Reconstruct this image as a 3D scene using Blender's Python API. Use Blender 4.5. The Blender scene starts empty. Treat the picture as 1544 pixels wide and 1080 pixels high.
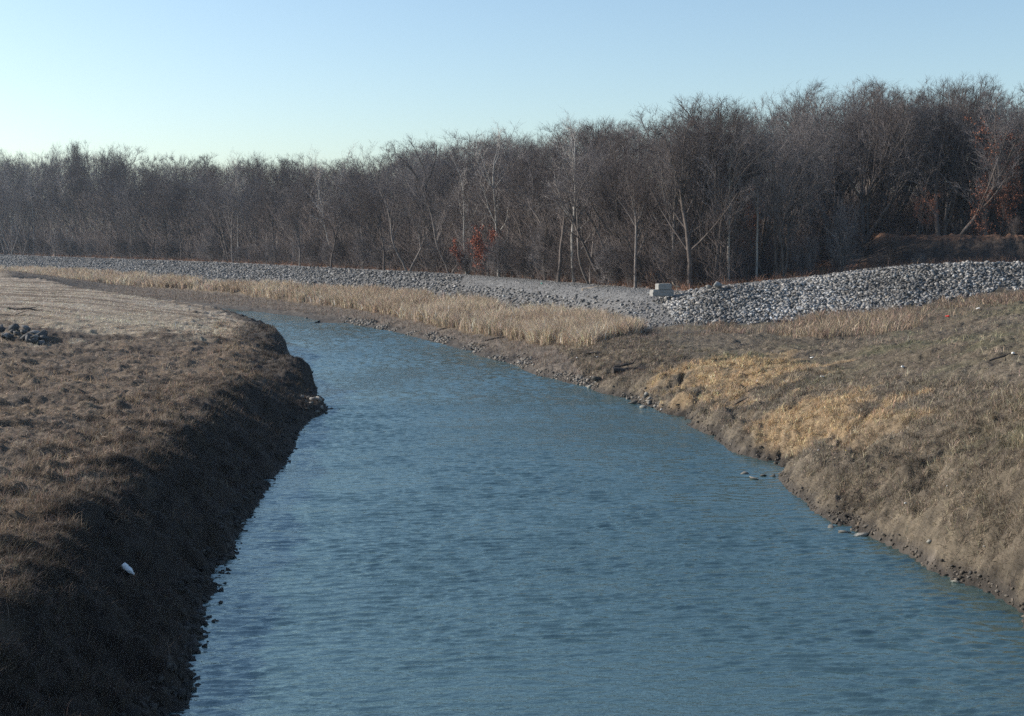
import bpy, math, random
import numpy as np
from mathutils.geometry import delaunay_2d_cdt
from mathutils import Vector

R = math.radians
rs = np.random.default_rng(7)
random.seed(7)
scene = bpy.context.scene
COL = scene.collection

# ------------------------------------------------------------------ camera
F, HOR, CAMZ = 2000.0, 362.0, 10.0          # focal length in photo pixels, horizon row, height over the water
PITCH = math.atan((540 - HOR) / F)
cam = bpy.data.cameras.new('camera')
cam.sensor_width = 36.0
cam.lens = 36.0 * F / 1544.0
cam.clip_start = 0.5
cam.clip_end = 6000
camo = bpy.data.objects.new('camera', cam)
COL.objects.link(camo)
camo.location = (0, 0, CAMZ)
camo.rotation_euler = (math.pi / 2 - PITCH, 0, 0)
scene.camera = camo
cp, sp = math.cos(PITCH), math.sin(PITCH)

def P(px, py, z):
    """point of the photo at height z over the water"""
    a, b = (px - 772) / F, -(py - 540) / F
    d = (a, cp + b * sp, -sp + b * cp)
    t = (z - CAMZ) / d[2]
    return (d[0] * t, d[1] * t, z)

def PD(px, py, y):
    """point of the photo at distance y"""
    a, b = (px - 772) / F, -(py - 540) / F
    t = y / (cp + b * sp)
    return (a * t, y, CAMZ + (-sp + b * cp) * t)

# ------------------------------------------------------------------ noise
def _hash(ix, iy, seed):
    h = (ix.astype(np.int64) * 374761393 + iy.astype(np.int64) * 668265263 + seed * 974711) & 0xffffffff
    h = ((h ^ (h >> 13)) * 1274126177) & 0xffffffff
    h = (h ^ (h >> 16)) & 0xffff
    return h.astype(np.float64) / 65535.0

def vnoise(x, y, seed=0):
    ix, iy = np.floor(x), np.floor(y)
    fx, fy = x - ix, y - iy
    fx = fx * fx * (3 - 2 * fx); fy = fy * fy * (3 - 2 * fy)
    ix = ix.astype(np.int64); iy = iy.astype(np.int64)
    a = _hash(ix, iy, seed); b = _hash(ix + 1, iy, seed)
    c = _hash(ix, iy + 1, seed); d = _hash(ix + 1, iy + 1, seed)
    return (a * (1 - fx) + b * fx) * (1 - fy) + (c * (1 - fx) + d * fx) * fy

def fbm(x, y, octv=4, seed=0, gain=0.5):
    x = np.asarray(x, float); y = np.asarray(y, float)
    s = np.zeros(np.broadcast(x, y).shape); amp = 1.0; tot = 0.0
    for o in range(octv):
        s += amp * (vnoise(x * 2 ** o + 17.3 * o, y * 2 ** o - 9.1 * o, seed + o) * 2 - 1)
        tot += amp; amp *= gain
    return s / tot

def sstep(a, b, x):
    t = np.clip((x - a) / (b - a), 0, 1)
    return t * t * (3 - 2 * t)

# ------------------------------------------------------------------ terrain lines
shoreR = [P(x, y, 0) for x, y in [(1950, 1330), (1800, 1180), (1640, 1010), (1544, 935), (1440, 875), (1385, 842), (1330, 815), (1250, 785),
          (1210, 752), (1180, 728), (1172, 702), (1135, 688), (1100, 680), (1070, 655), (1000, 622), (950, 603), (900, 590),
          (850, 576), (800, 562), (740, 542), (680, 523), (600, 502), (520, 487), (450, 478), (400, 472), (345, 467)]]
shoreR += [(-60, 212, 0), (-85, 236, 0), (-120, 262, 0), (-170, 285, 0), (-240, 300, 0), (-420, 310, 0)]
shoreL = [P(x, y, 0) for x, y in [(60, 1500), (200, 1250), (268, 1080), (290, 985), (325, 880), (350, 815), (395, 745), (440, 680), (462, 638),
          (494, 619), (480, 608), (476, 597), (474, 585)]]
shoreL += [P(455, 556, 0), P(436, 545, 0), P(430, 528, 0), (-24.8, 141, 0), (-34, 170, 0), (-52, 190, 0), (-78, 215, 0), (-112, 240, 0), (-165, 264, 0), (-240, 280, 0), (-420, 290, 0)]
def ragged(L, amp, seed):
    out = []
    for a, b in zip(L[:-1], L[1:]):
        d = math.hypot(a[0] - b[0], a[1] - b[1]); n = max(1, int(d / .9)) if min(a[1], b[1]) < 125 else 1
        for k in range(n):
            t = k / n; x, y = a[0] + (b[0] - a[0]) * t, a[1] + (b[1] - a[1]) * t
            w = amp * (float(fbm(x * .45, y * .45, 3, seed, .7)) * 1.6) * min(1, max(0, (130 - y) / 20)) * (math.sin(math.pi * t) ** .5 if n > 1 else 0)
            nx, ny = -(b[1] - a[1]) / (d or 1), (b[0] - a[0]) / (d or 1)
            out.append((x + nx * w, y + ny * w, 0))
    return out + [L[-1]]
shoreR_line = shoreR; shoreR = ragged(shoreR, .75, 181); shoreL = ragged(shoreL, .35, 182)
bankR = [P(*p) for p in [(1640, 930, .8), (1544, 866, .85), (1420, 800, 1.0), (1300, 735, 1.0), (1200, 685, .95), (1120, 650, .8), (1050, 615, .7),
         (960, 588, .6), (880, 562, .75), (800, 545, .55)]]
reed_bot = [P(*p) for p in [(60, 421, 1.0), (113, 427, 1.0), (275, 438, .9), (356, 445, .9), (440, 456, .9), (538, 467, .9), (596, 478, .9), (658, 492, .9),
            (716, 503, .9), (766, 511, 1.0), (832, 520, 1.2), (886, 525, 1.5), (922, 514, 1.9), (959, 507, 2.25)]]
reed_bot = [(-330, 330, 1), (-190, 305, 1)] + reed_bot
_rt = [(0, 399, 3.8, 1.5), (100, 402, 3.8, 1.5), (200, 408, 3.7, 1.4), (320, 417, 3.6, 1.3), (440, 424, 3.6, 1.3), (585, 433, 3.5, 1.3), (665, 440, 3.5, 1.3), (723, 447, 3.4, 1.3),
       (766, 456, 3.3, 1.3), (868, 467, 3.1, 1.1), (922, 479, 3.0, .9), (966, 489, 2.9, .7)]
toe = []
for x, y, z, h in _rt:
    p = P(x, y, z); toe.append((p[0], p[1], z - h))
toe = [(-420, 420, 2.3)] + toe
toe_right = [P(*p) for p in [(1000, 492, 2.6), (1080, 492, 2.8), (1200, 486, 3.1), (1290, 483, 3.3), (1350, 471, 3.9), (1450, 453, 4.8), (1544, 438, 5.6), (1700, 420, 6.6), (1950, 400, 8)]]
toe_all = toe + toe_right
top_line = [P(*p) for p in [(0, 384, 5.2), (100, 388, 5), (200, 391.5, 5), (300, 395, 5), (400, 400, 5), (500, 405, 5), (600, 410, 5), (650, 413, 5), (725, 418.5, 5), (800, 425, 5), (900, 434, 5),
            (980, 440.5, 5), (1040, 439, 5.15), (1080, 434, 5.6), (1200, 422, 6.2), (1300, 409, 7.0), (1400, 398, 7.8), (1450, 395, 8.0), (1544, 395, 8.0), (1700, 397, 8.0), (1950, 399, 8)]]
top_line = [(-480, 640, 5.2)] + top_line
field_crest = [P(*p) for p in [(1000, 503, 2.35), (1080, 500, 2.5), (1200, 501, 2.7), (1290, 511, 2.9), (1350, 500, 3.3), (1450, 470, 4.4), (1544, 448, 5.3), (1700, 425, 6.4), (1950, 405, 7.6)]]

def offset(line, d, z=None):
    """line pushed away from the river by d"""
    out = []
    for i, p in enumerate(line):
        a = line[max(i - 1, 0)]; b = line[min(i + 1, len(line) - 1)]
        tx, ty = b[0] - a[0], b[1] - a[1]
        L = math.hypot(tx, ty) or 1
        nx, ny = -ty / L, tx / L                 # left of the direction of travel
        out.append((p[0] + nx * d, p[1] + ny * d, p[2] if z is None else z(p)))
    return out
road_back = offset(top_line, 4.5, lambda p: p[2] - .05)
def wfloor(p): return 4.6 if p[0] < 20 else min(7.0, p[2] - .6)
wood_edge = offset(top_line, 8, wfloor)

pts = []
def addline(L, step=None, dz=0):
    for a, b in zip(L[:-1], L[1:]):
        d = math.hypot(a[0] - b[0], a[1] - b[1])
        dep = max(20, min(a[1], b[1]))
        n = max(1, int(d / (step or max(1.5, dep * .03))))
        for k in range(n):
            t = k / n
            pts.append((a[0] + (b[0] - a[0]) * t, a[1] + (b[1] - a[1]) * t, a[2] + (b[2] - a[2]) * t + dz))
    pts.append((L[-1][0], L[-1][1], L[-1][2] + dz))
for L in (shoreR, shoreL, bankR, reed_bot, toe_all, top_line, field_crest, road_back, wood_edge): addline(L)
# river bed
for a, b in zip(offset(shoreR, 2.2), shoreR):
    pts.append((a[0], a[1], -.9))
for a, b in zip(offset(shoreL, -2.2), shoreL):
    pts.append((a[0], a[1], -.9))
addline([(3, 12, -2), (1, 40, -2), (-1, 70, -2), (-6, 100, -1.6), (-22, 148, -1.5)])
addline([(-75, 222, -1.2), (-150, 272, -1.2), (-420, 300, -1.2)])
# left bank, crest and field
addline([(-12.0, 12, 2.6), (-10.9, 22, 2.6), (-10.5, 27.5, 2.6), (-12.0, 38, 2.6), (-13.0, 50, 2.55), (-13.8, 61, 2.5), (-15.2, 76, 2.4)])
addline([P(*p) for p in [(452, 572, 1.5), (438, 556, 1.5), (418, 524, 1.7), (416, 507, 1.6), (393, 493, 1.45), (364, 477, 1.2), (345, 468, 1.25), (300, 460, 1.9), (250, 453, 2.5), (180, 443, 3.1), (100, 431, 3.7), (50, 413, 4.3), (0, 406, 4.5)]])
for p in [(0, 780, 3.0), (0, 650, 3.2), (0, 560, 3.25), (0, 522, 2.75), (60, 528, 2.55), (110, 528, 2.35), (112, 522, 2.35), (160, 530, 2.45), (200, 522, 2.5), (0, 488, 3.3), (80, 500, 3.0), (0, 450, 3.9), (0, 425, 4.2), (250, 500, 2.7),
          (250, 600, 2.9), (120, 700, 2.95), (350, 540, 2.35), (380, 525, 2.3), (200, 470, 3.0), (100, 450, 3.6), (300, 480, 2.4), (150, 560, 2.8), (60, 470, 3.5),
          (-400, 1000, 3.2), (-400, 700, 3.6), (-400, 560, 3.6), (-400, 500, 4), (-400, 450, 4.5), (-300, 415, 5), (-400, 900, 3.4)]:
    pts.append(P(*p))
pts += [(-30, 12, 3.2), (-60, 12, 3.5), (-180, 265, 4.6), (-260, 272, 4.6), (-300, 250, 4.6)]
# right field
for p in [(1544, 600, 4.0), (1544, 520, 4.8), (1300, 560, 2.85), (1300, 620, 2.3), (1300, 690, 1.6), (1544, 700, 3.1), (1544, 800, 1.9), (1420, 620, 3.0), (1420, 700, 2.2), (1420, 550, 3.7), (1100, 560, 2.0), (1100, 620, 1.25),
          (1200, 620, 1.7), (1200, 560, 2.4), (1000, 560, 1.7), (900, 545, 1.2), (1000, 530, 2.05), (1120, 530, 2.3), (1240, 530, 2.7), (1800, 600, 6), (1800, 800, 4.5), (1900, 1000, 4), (1900, 480, 6.3), (1700, 900, 2.4), (1850, 1200, 2.2)]:
    pts.append(P(*p))
# wood floor and the hill
for i, (a, b) in enumerate(zip(top_line, wood_edge)):
    right = sstep(20, 34, np.float64(a[0]))
    for dd, zl, zr in ((14, 4.7, 6.9), (20, 4.8, 9.7), (25, 4.9, 10.9), (44, 5.2, 11.4), (80, 7.0, 14), (150, 11, 19), (300, 16, 24)):
        q = offset(top_line, dd)[i]
        pts.append((q[0], q[1] + (0 if a[0] > 5 else dd * .25), zl * (1 - right) + zr * right))
pts += [(-1600, 2600, 22), (0, 2600, 24), (1700, 2600, 24), (-420, 900, 18), (0, 900, 22), (500, 900, 26), (300, 400, 24), (-1700, 1200, 15), (-800, 700, 8), (420, 640, 26), (200, 250, 20), (-600, 560, 6), (-420, 520, 5), (-400, 360, 1.5), (-1600, 2900, 22), (1800, 2900, 24), (-400, 300, -1), (14, 11, -1), (-60, 11, 3.5), (30, 11, 3)]
pts = [p for p in pts if p[1] > 9]

seen = {}
for p in pts:
    seen.setdefault((round(p[0] * 2), round(p[1] * 2)), p)
pts = list(seen.values())
vs, _e, tris, ov, _, _ = delaunay_2d_cdt([Vector((p[0], p[1])) for p in pts], [], [], 0, 1e-4)
vz = np.array([pts[o[0]][2] if o else 0.0 for o in ov])
vxy = np.array([(v.x, v.y) for v in vs])

NR, NC = 1150, 1000
T0, T1 = -0.60, 0.60
Yr = 12.0 * np.exp(np.linspace(0, math.log(2700 / 12.0), NR))
Tc = np.linspace(T0, T1, NC)
Zg = np.full((NR, NC), 3.0)
lY = np.log(Yr / 12.0) / math.log(2700 / 12.0) * (NR - 1)
for t in tris:
    a, b, c = (vxy[i] for i in t)
    za, zb, zc = (vz[i] for i in t)
    ymin, ymax = min(a[1], b[1], c[1]), max(a[1], b[1], c[1])
    r0, r1 = np.searchsorted(Yr, ymin), np.searchsorted(Yr, ymax)
    if r1 <= r0: continue
    tt = [v[0] / v[1] for v in (a, b, c)] + [v[0] / max(ymin, 1) for v in (a, b, c)] + [v[0] / ymax for v in (a, b, c)]
    c0, c1 = np.searchsorted(Tc, min(tt)), np.searchsorted(Tc, max(tt))
    if c1 <= c0: continue
    Y = Yr[r0:r1, None]; X = Tc[None, c0:c1] * Y
    det = (b[1] - c[1]) * (a[0] - c[0]) + (c[0] - b[0]) * (a[1] - c[1])
    if abs(det) < 1e-9: continue
    l1 = ((b[1] - c[1]) * (X - c[0]) + (c[0] - b[0]) * (Y - c[1])) / det
    l2 = ((c[1] - a[1]) * (X - c[0]) + (a[0] - c[0]) * (Y - c[1])) / det
    l3 = 1 - l1 - l2
    m = (l1 > -1e-6) & (l2 > -1e-6) & (l3 > -1e-6)
    Zs = Zg[r0:r1, c0:c1]
    Zs[m] = (l1 * za + l2 * zb + l3 * zc)[m]
def blur(Z, n):
    for _ in range(n):
        Z[1:-1] = (Z[:-2] + 2 * Z[1:-1] + Z[2:]) / 4
        Z[:, 1:-1] = (Z[:, :-2] + 2 * Z[:, 1:-1] + Z[:, 2:]) / 4
    return Z
Zg = blur(Zg, 10)
YY = np.repeat(Yr[:, None], NC, 1)
XX = Tc[None, :] * YY

def inpoly(X, Y, poly):
    X = np.asarray(X, float); Y = np.asarray(Y, float)
    r = np.zeros(X.shape, bool)
    n = len(poly)
    for i in range(n):
        x1, y1 = poly[i][:2]; x2, y2 = poly[(i + 1) % n][:2]
        if y1 == y2: continue
        c = ((y1 > Y) != (y2 > Y))
        xi = (x2 - x1) * (Y - y1) / (y2 - y1) + x1
        r ^= c & (X < xi)
    return r
def distline(X, Y, L):
    d = np.full(np.shape(X), 1e9)
    for a, b in zip(L[:-1], L[1:]):
        vx, vy = b[0] - a[0], b[1] - a[1]
        l2 = vx * vx + vy * vy or 1
        t = np.clip(((X - a[0]) * vx + (Y - a[1]) * vy) / l2, 0, 1)
        d = np.minimum(d, np.hypot(X - a[0] - t * vx, Y - a[1] - t * vy))
    return d
POLY = {
    'reeds': reed_bot + [toe_all[12], ] + toe[::-1],
    'riprap': toe_all + top_line[::-1],
    'road': top_line + road_back[::-1],
    'wood': road_back + [(1800, 2900), (-1700, 2900)],
    'weeds': [toe_all[12]] + toe_right + field_crest[::-1],
    'rightfield': shoreR_line[:17][::1] + [bankR[-2]] + reed_bot[-4:] + field_crest + [(200, 11)],
    'left': shoreL + [(-500, 300), (-500, 5)],
}
def zones(X, Y):
    xj, yj = X + .7 * fbm(X * .8, Y * .8, 2, 3), Y + .8 * fbm(X * .7, Y * .7, 2, 5)
    z = {k: inpoly(xj, yj, v) for k, v in POLY.items()}
    for k in ('left', 'rightfield'): z[k] = inpoly(X, Y, POLY[k])
    return z
ZONES = zones(XX, YY)
dL = distline(XX, YY, shoreL); dR = distline(XX, YY, shoreR)
left, wood, riprap, road = ZONES['left'], ZONES['wood'], ZONES['riprap'], ZONES['road']
rf = ZONES['rightfield']
# micro relief
amp = np.where(left, .11, .075)
amp = np.where(riprap, .10, amp); amp = np.where(road, .02, amp); amp = np.where(wood, .35, amp)
above = sstep(-.1, .25, Zg)
relief = fbm(XX * .9, YY * .9, 5, 11, .62) * amp * 2.0
relief += np.where(left | rf, fbm(XX * .22, YY * .30, 3, 23) * .28, 0) * sstep(.4, 1.6, np.minimum(dL, dR))
# terraces and scalloped, slumping shore
near = np.exp(-(np.minimum(dL, dR) / 3.0) ** 2)
relief += np.where(left | rf, fbm(XX * .55 + 30, YY * 1.25, 4, 27, .6) * .20, 0) * sstep(.4, 1.6, np.minimum(dL, dR))
relief += np.where(left, .07 * np.exp(-(dL / 1.5) ** 2), 0)
relief += np.where(left | rf, fbm(XX * 2.4, YY * 2.4, 3, 29, .6) * .09, 0) * above
relief += np.where(left | rf, np.maximum(0, vnoise(XX * 1.7, YY * 2.0, 48) - .58) * .42 + np.maximum(0, vnoise(XX * 3.4, YY * 3.6, 49) - .6) * .2, 0) * above
relief += np.where(rf, near * fbm(XX * .3 + 5, YY * .3, 2, 33) * .35, 0)
relief *= np.where(left, 1 - .65 * sstep(95, 125, YY) * sstep(6, 14, dL), 1)
relief += near * (fbm(XX * .55, YY * .55, 3, 31) * np.where(left, .52, .38) + fbm(XX * 2.2, YY * 2.2, 3, 37) * .16 + fbm(XX * 5.5, YY * 5.5, 2, 38) * .10) * np.where(left, 1.15, .9)
for (px_, py_, z_, rad_, hh_) in ((412, 514, 1.2, 3.0, .5), (424, 512, .8, 1.7, .7), (452, 568, .9, 1.5, .95), (434, 540, .9, 1.7, -1.5), (405, 530, 2.0, 2.0, -.5), (380, 556, 2.2, 1.6, -.45), (474, 592, .6, 1.0, -.35), (330, 620, 2.5, 1.6, .3), (270, 690, 2.5, 1.5, .3), (180, 760, 2.5, 1.4, .25)):
    pc_ = P(px_, py_, z_); relief += hh_ * np.exp(-((XX - pc_[0]) ** 2 + (YY - pc_[1]) ** 2 * .6) / rad_ ** 2)
# eroded ledge of the right bank: short hollows cut back into it
rid = 1 - np.abs(fbm(XX * .33, YY * .33, 3, 41)) * 2
relief -= np.where(rf, sstep(.75, .98, rid) * .45 * np.exp(-((dR - 3.0) / 2.6) ** 2), 0)
# the wash-out crossing the left field
gul = [P(0, 505, 3)[:2], P(110, 526, 2.5)[:2], P(200, 524, 2.5)[:2], P(300, 538, 2.4)[:2], P(420, 545, 2.1)[:2]]
dg = distline(XX + fbm(XX * .3, YY * .3, 3, 43) * 3.0, YY + fbm(XX * .3, YY * .3, 3, 44) * 3.0, gul)
relief -= np.where(left, .42 * np.exp(-(dg / 1.1) ** 2) * (.5 + .8 * vnoise(XX * .5, YY * .5, 45)), 0)
Zg = Zg + relief * above
# water stays water
inwater = inpoly(XX, YY, shoreL + shoreR[::-1])
Zg = np.where(inwater & (Zg > -.04) & (np.minimum(dL, dR) > .8), -.06, Zg)

def gidx(x, y):
    r = np.clip(np.log(np.maximum(y, 12.01) / 12.0) / math.log(2700 / 12.0) * (NR - 1), 0, NR - 1.001)
    c = np.clip((x / y - T0) / (T1 - T0) * (NC - 1), 0, NC - 1.001)
    return r, c
def hgt(x, y):
    x = np.asarray(x, float); y = np.asarray(y, float)
    r, c = gidx(x, y)
    i, j = r.astype(int), c.astype(int); fr, fc = r - i, c - j
    return (Zg[i, j] * (1 - fr) * (1 - fc) + Zg[i + 1, j] * fr * (1 - fc) + Zg[i, j + 1] * (1 - fr) * fc + Zg[i + 1, j + 1] * fr * fc)
def G(px, py, z0=2.0):
    """where the view through a photo pixel meets the ground: first crossing along the ray"""
    a, b = (px - 772) / F, -(py - 540) / F
    ys = np.exp(np.linspace(math.log(20), math.log(800), 4000))
    t = ys / (cp + b * sp)
    zz = CAMZ + (-sp + b * cp) * t
    h = np.maximum(hgt(a * t, ys), 0)
    k = int(np.argmax(zz <= h))
    return (float(a * t[k]), float(ys[k]), float(h[k]))

# ------------------------------------------------------------------ albedo of the ground
def lerp(a, b, t): return a * (1 - t[..., None]) + b * t[..., None]
def C(*c): return np.array(c, float)
straw_at = [(P(200, 485, 2.9), 9, 17, 1.0)]
orange_at = [(P(1115, 558, 2.1), 4.6, 7.5, .85), (P(1245, 615, 2.1), 3.4, 5.5, .75), (P(1190, 650, 1.4), 1.7, 2.2, .5), (P(1340, 640, 2.4), 2.6, 2.2, .4)]
def blob(X, Y, L, seed):
    m = np.zeros(np.shape(X))
    n = fbm(X * .5, Y * .5, 4, seed, .6)
    for (p, rx, ry, w) in L:
        d = np.hypot((X - p[0]) / rx, (Y - p[1]) / ry)
        m = np.maximum(m, w * sstep(1.15, .55, d + n * 1.2))
    return m
def albedo(X, Y, Z, z=None):
    zz = z or zones(X, Y)
    n1 = fbm(X * .25, Y * .25, 4, 51, .6) * .5 + .5
    n2 = fbm(X * 1.3, Y * 1.3, 4, 61, .65) * .5 + .5
    n3 = fbm(X * .07, Y * .07, 3, 71) * .5 + .5
    A = lerp(C(.090, .064, .046), C(.25, .19, .135), np.clip(n2 * 1.5 - .3, 0, 1))          # left bank: matted brown grass
    A = lerp(A, C(.19, .135, .085), np.clip(n1 * 1.6 - .7, 0, 1))
    A = lerp(A, C(.085, .062, .048), sstep(.55, .8, n3) * .6)
    cx_, cy_0 = P(-60, 500, 3)[:2]
    rows_ = .5 + .5 * np.sin(np.hypot((X - cx_) * 1.6, Y - cy_0) * .85 + fbm(X * .1, Y * .1, 2, 73) * 5)
    A = lerp(A, lerp(C(.20, .15, .105), C(.56, .455, .345), rows_ * (.35 + n2)), sstep(100, 132, Y + (n1 - .5) * 25) * .85)
    A = lerp(A, C(.38, .31, .225), blob(X, Y, straw_at, 81))
    B = lerp(C(.085, .068, .050), C(.235, .19, .135), np.clip(n2 * 1.5 - .25, 0, 1))        # right bank
    B = lerp(B, C(.155, .15, .085), sstep(.45, .7, n1) * sstep(2.0, 3.2, Z) * .6)
    B = lerp(B, C(.19, .16, .125), sstep(.5, .75, n3) * .35)
    B = lerp(B, C(.41, .29, .165), blob(X, Y, orange_at, 91))
    W = lerp(C(.10, .055, .035), C(.20, .105, .06), n2)                                   # leaf litter
    M = lerp(C(.075, .061, .049), C(.155, .13, .105), n2)                                  # mud
    GR = lerp(C(.10, .10, .10), C(.18, .178, .176), n2)                                  # gravel
    S = lerp(C(.10, .098, .095), C(.16, .155, .15), n2)
    W = lerp(W, C(.040, .030, .024), sstep(7.1, 7.9, Z + (n2 - .5)) * sstep(10.6, 9.9, Z + (n2 - .5)) * sstep(18, 26, X) * sstep(165, 160, Y))
    out = M.copy()
    for k, c in (('left', A), ('rightfield', B), ('weeds', B), ('riprap', S), ('road', GR), ('wood', W)):
        out = np.where(zz[k][..., None], c, out)
    out = np.where(zz['reeds'][..., None], lerp(C(.16, .12, .08), C(.30, .22, .13), n2), out)
    # gravel apron spilling down from the road, between the bend and the blocks
    ap = sstep(3.3, 4.3, Z + (n2 - .5) * .9) * sstep(-8, -2, X) * sstep(22, 12, X)
    out = np.where((zz['riprap'])[..., None], lerp(out, GR, ap), out)
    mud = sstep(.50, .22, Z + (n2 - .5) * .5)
    mud = np.where(zz['left'], sstep(5.2, 2.6, distline(X, Y, shoreL) + (n2 - .5) * 3.5), mud)  # left bank: shade of the steep slope painted in, along with bare soil
    out = lerp(out, np.where(zz['left'][..., None], C(.034, .027, .022), lerp(C(.035, .030, .026), C(.085, .072, .060), n2)), mud * .85)  # left colour is damp soil with the slope's shade put into it
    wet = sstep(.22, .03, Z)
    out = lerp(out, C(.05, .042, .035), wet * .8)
    return out * .95

# ------------------------------------------------------------------ mesh helpers
def mk_mesh(name, V, Fc, nv, mat=None, col=None, smooth=False):
    """V (n,3); Fc flat corner list; nv verts per face (int)"""
    me = bpy.data.meshes.new(name)
    V = np.ascontiguousarray(V, np.float32); Fc = np.ascontiguousarray(Fc, np.int32).ravel()
    nf = len(Fc) // nv
    me.vertices.add(len(V)); me.vertices.foreach_set('co', V.ravel())
    me.loops.add(len(Fc)); me.loops.foreach_set('vertex_index', Fc)
    me.polygons.add(nf)
    me.polygons.foreach_set('loop_start', np.arange(nf, dtype=np.int32) * nv)
    try: me.polygons.foreach_set('loop_total', np.full(nf, nv, np.int32))
    except Exception: pass
    if smooth: me.polygons.foreach_set('use_smooth', np.ones(nf, bool))
    if col is not None:
        at = me.color_attributes.new('tint', 'FLOAT_COLOR', 'POINT')
        c = np.ones((len(V), 4), np.float32); c[:, :3] = col
        at.data.foreach_set('color', c.ravel())
    me.update(calc_edges=True)
    me.validate()
    if mat: me.materials.append(mat)
    return me
def mk_obj(name, me, parent=None, label=None, cat=None, group=None, kind=None, loc=None):
    o = bpy.data.objects.new(name, me); COL.objects.link(o)
    if parent: o.parent = parent
    if loc is not None: o.location = loc
    tag(o, label, cat, group, kind)
    return o
def tag(o, label=None, cat=None, group=None, kind=None):
    if label: o['label'] = label
    if cat: o['category'] = cat
    if group: o['group'] = group
    if kind: o['kind'] = kind

# ------------------------------------------------------------------ materials
def new_mat(name):
    m = bpy.data.materials.new(name); m.use_nodes = True
    nt = m.node_tree; b = nt.nodes['Principled BSDF']
    b.inputs['Specular IOR Level'].default_value = .25
    return m, nt, b
def N(nt, t, **kw):
    n = nt.nodes.new(t)
    for k, v in kw.items():
        if k in n.inputs: n.inputs[k].default_value = v
        else: setattr(n, k, v)
    return n
def noise_mix(nt, src, scale, lo, hi, detail=5, rough=.6, obj=True):
    """multiply a colour socket by a noise between lo and hi"""
    tc = N(nt, 'ShaderNodeTexCoord')
    nz = N(nt, 'ShaderNodeTexNoise', Scale=scale, Detail=detail, Roughness=rough)
    nt.links.new(tc.outputs['Object'], nz.inputs['Vector'])
    mr = N(nt, 'ShaderNodeMapRange'); mr.inputs['From Min'].default_value = .3; mr.inputs['From Max'].default_value = .7
    mr.inputs['To Min'].default_value = lo; mr.inputs['To Max'].default_value = hi
    nt.links.new(nz.outputs['Fac'], mr.inputs['Value'])
    mx = N(nt, 'ShaderNodeVectorMath', operation='SCALE')
    nt.links.new(src, mx.inputs[0]); nt.links.new(mr.outputs['Result'], mx.inputs['Scale'])
    return mx.outputs['Vector'], nz
def tint_mat(name, rough=.85, scale=3.0, lo=.7, hi=1.3, bump=.0, bdist=.03, transl=0.0):
    m, nt, b = new_mat(name)
    at = N(nt, 'ShaderNodeAttribute'); at.attribute_name = 'tint'
    src, nz = noise_mix(nt, at.outputs['Color'], scale, lo, hi)
    nt.links.new(src, b.inputs['Base Color'])
    b.inputs['Roughness'].default_value = rough
    if bump:
        bp = N(nt, 'ShaderNodeBump', Strength=bump, Distance=bdist)
        nt.links.new(nz.outputs['Fac'], bp.inputs['Height']); nt.links.new(bp.outputs['Normal'], b.inputs['Normal'])
    if transl:
        tr = N(nt, 'ShaderNodeBsdfTranslucent'); nt.links.new(src, tr.inputs['Color'])
        mx = N(nt, 'ShaderNodeMixShader'); mx.inputs[0].default_value = transl
        nt.links.new(b.outputs[0], mx.inputs[1]); nt.links.new(tr.outputs[0], mx.inputs[2])
        nt.links.new(mx.outputs[0], nt.nodes['Material Output'].inputs['Surface'])
    return m
def plain_mat(name, col, rough=.85, scale=4.0, lo=.7, hi=1.3, bump=.3, bdist=.02, spec=.25):
    m, nt, b = new_mat(name)
    rgb = N(nt, 'ShaderNodeRGB'); rgb.outputs[0].default_value = (*col, 1)
    src, nz = noise_mix(nt, rgb.outputs[0], scale, lo, hi)
    nt.links.new(src, b.inputs['Base Color'])
    b.inputs['Roughness'].default_value = rough
    b.inputs['Specular IOR Level'].default_value = spec
    if bump:
        bp = N(nt, 'ShaderNodeBump', Strength=bump, Distance=bdist)
        nt.links.new(nz.outputs['Fac'], bp.inputs['Height']); nt.links.new(bp.outputs['Normal'], b.inputs['Normal'])
    return m
M_ground = tint_mat('ground', .95, 2.6, .55, 1.45, .9, .12)
M_blade = tint_mat('dry_blades', .75, .9, .8, 1.2, 0, 0, .25)
M_stone = tint_mat('stone', .85, 5.0, .7, 1.25, .5, .05)
M_bark = plain_mat('bark_dark', (.10, .082, .072), .9, 1.5, .6, 1.5, 0)
M_bark_grey = plain_mat('bark_grey', (.185, .16, .145), .9, 1.2, .6, 1.4, 0)
M_bark_pale = plain_mat('bark_pale', (.36, .34, .31), .8, .8, .45, 1.25, 0)
M_twig = plain_mat('twigs_brown', (.105, .085, .078), .9, .35, .75, 1.35, 0)
M_twig_grey = plain_mat('twigs_grey', (.175, .155, .15), .9, .35, .75, 1.35, 0)
M_twig_pale = plain_mat('twigs_pale', (.42, .38, .35), .9, .35, .75, 1.35, 0)
M_red = plain_mat('russet_leaves', (.28, .085, .045), .8, .8, .5, 1.4, 0)
M_orange = plain_mat('tan_leaves', (.20, .08, .045), .8, .8, .5, 1.4, 0)
M_conc = plain_mat('concrete', (.27, .265, .25), .85, 1.6, .8, 1.12, .3, .02)
M_wetwood = plain_mat('dark_wood', (.045, .036, .03), .85, 3, .6, 1.6, .5, .03)
M_palewood = plain_mat('pale_wood', (.38, .30, .22), .85, 3, .7, 1.3, .3, .01)
M_white = plain_mat('white_plastic', (.72, .74, .76), .35, 6, .85, 1.1, .2, .01, .5)
M_litter = plain_mat('white_litter', (.75, .75, .74), .6, 9, .85, 1.1, 0)
M_redlit = plain_mat('red_litter', (.55, .04, .03), .5, 9, .85, 1.1, 0)
M_yellit = plain_mat('yellow_litter', (.7, .5, .06), .5, 9, .85, 1.1, 0)
M_green = plain_mat('green_litter', (.18, .5, .42), .5, 9, .85, 1.1, 0)

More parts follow.
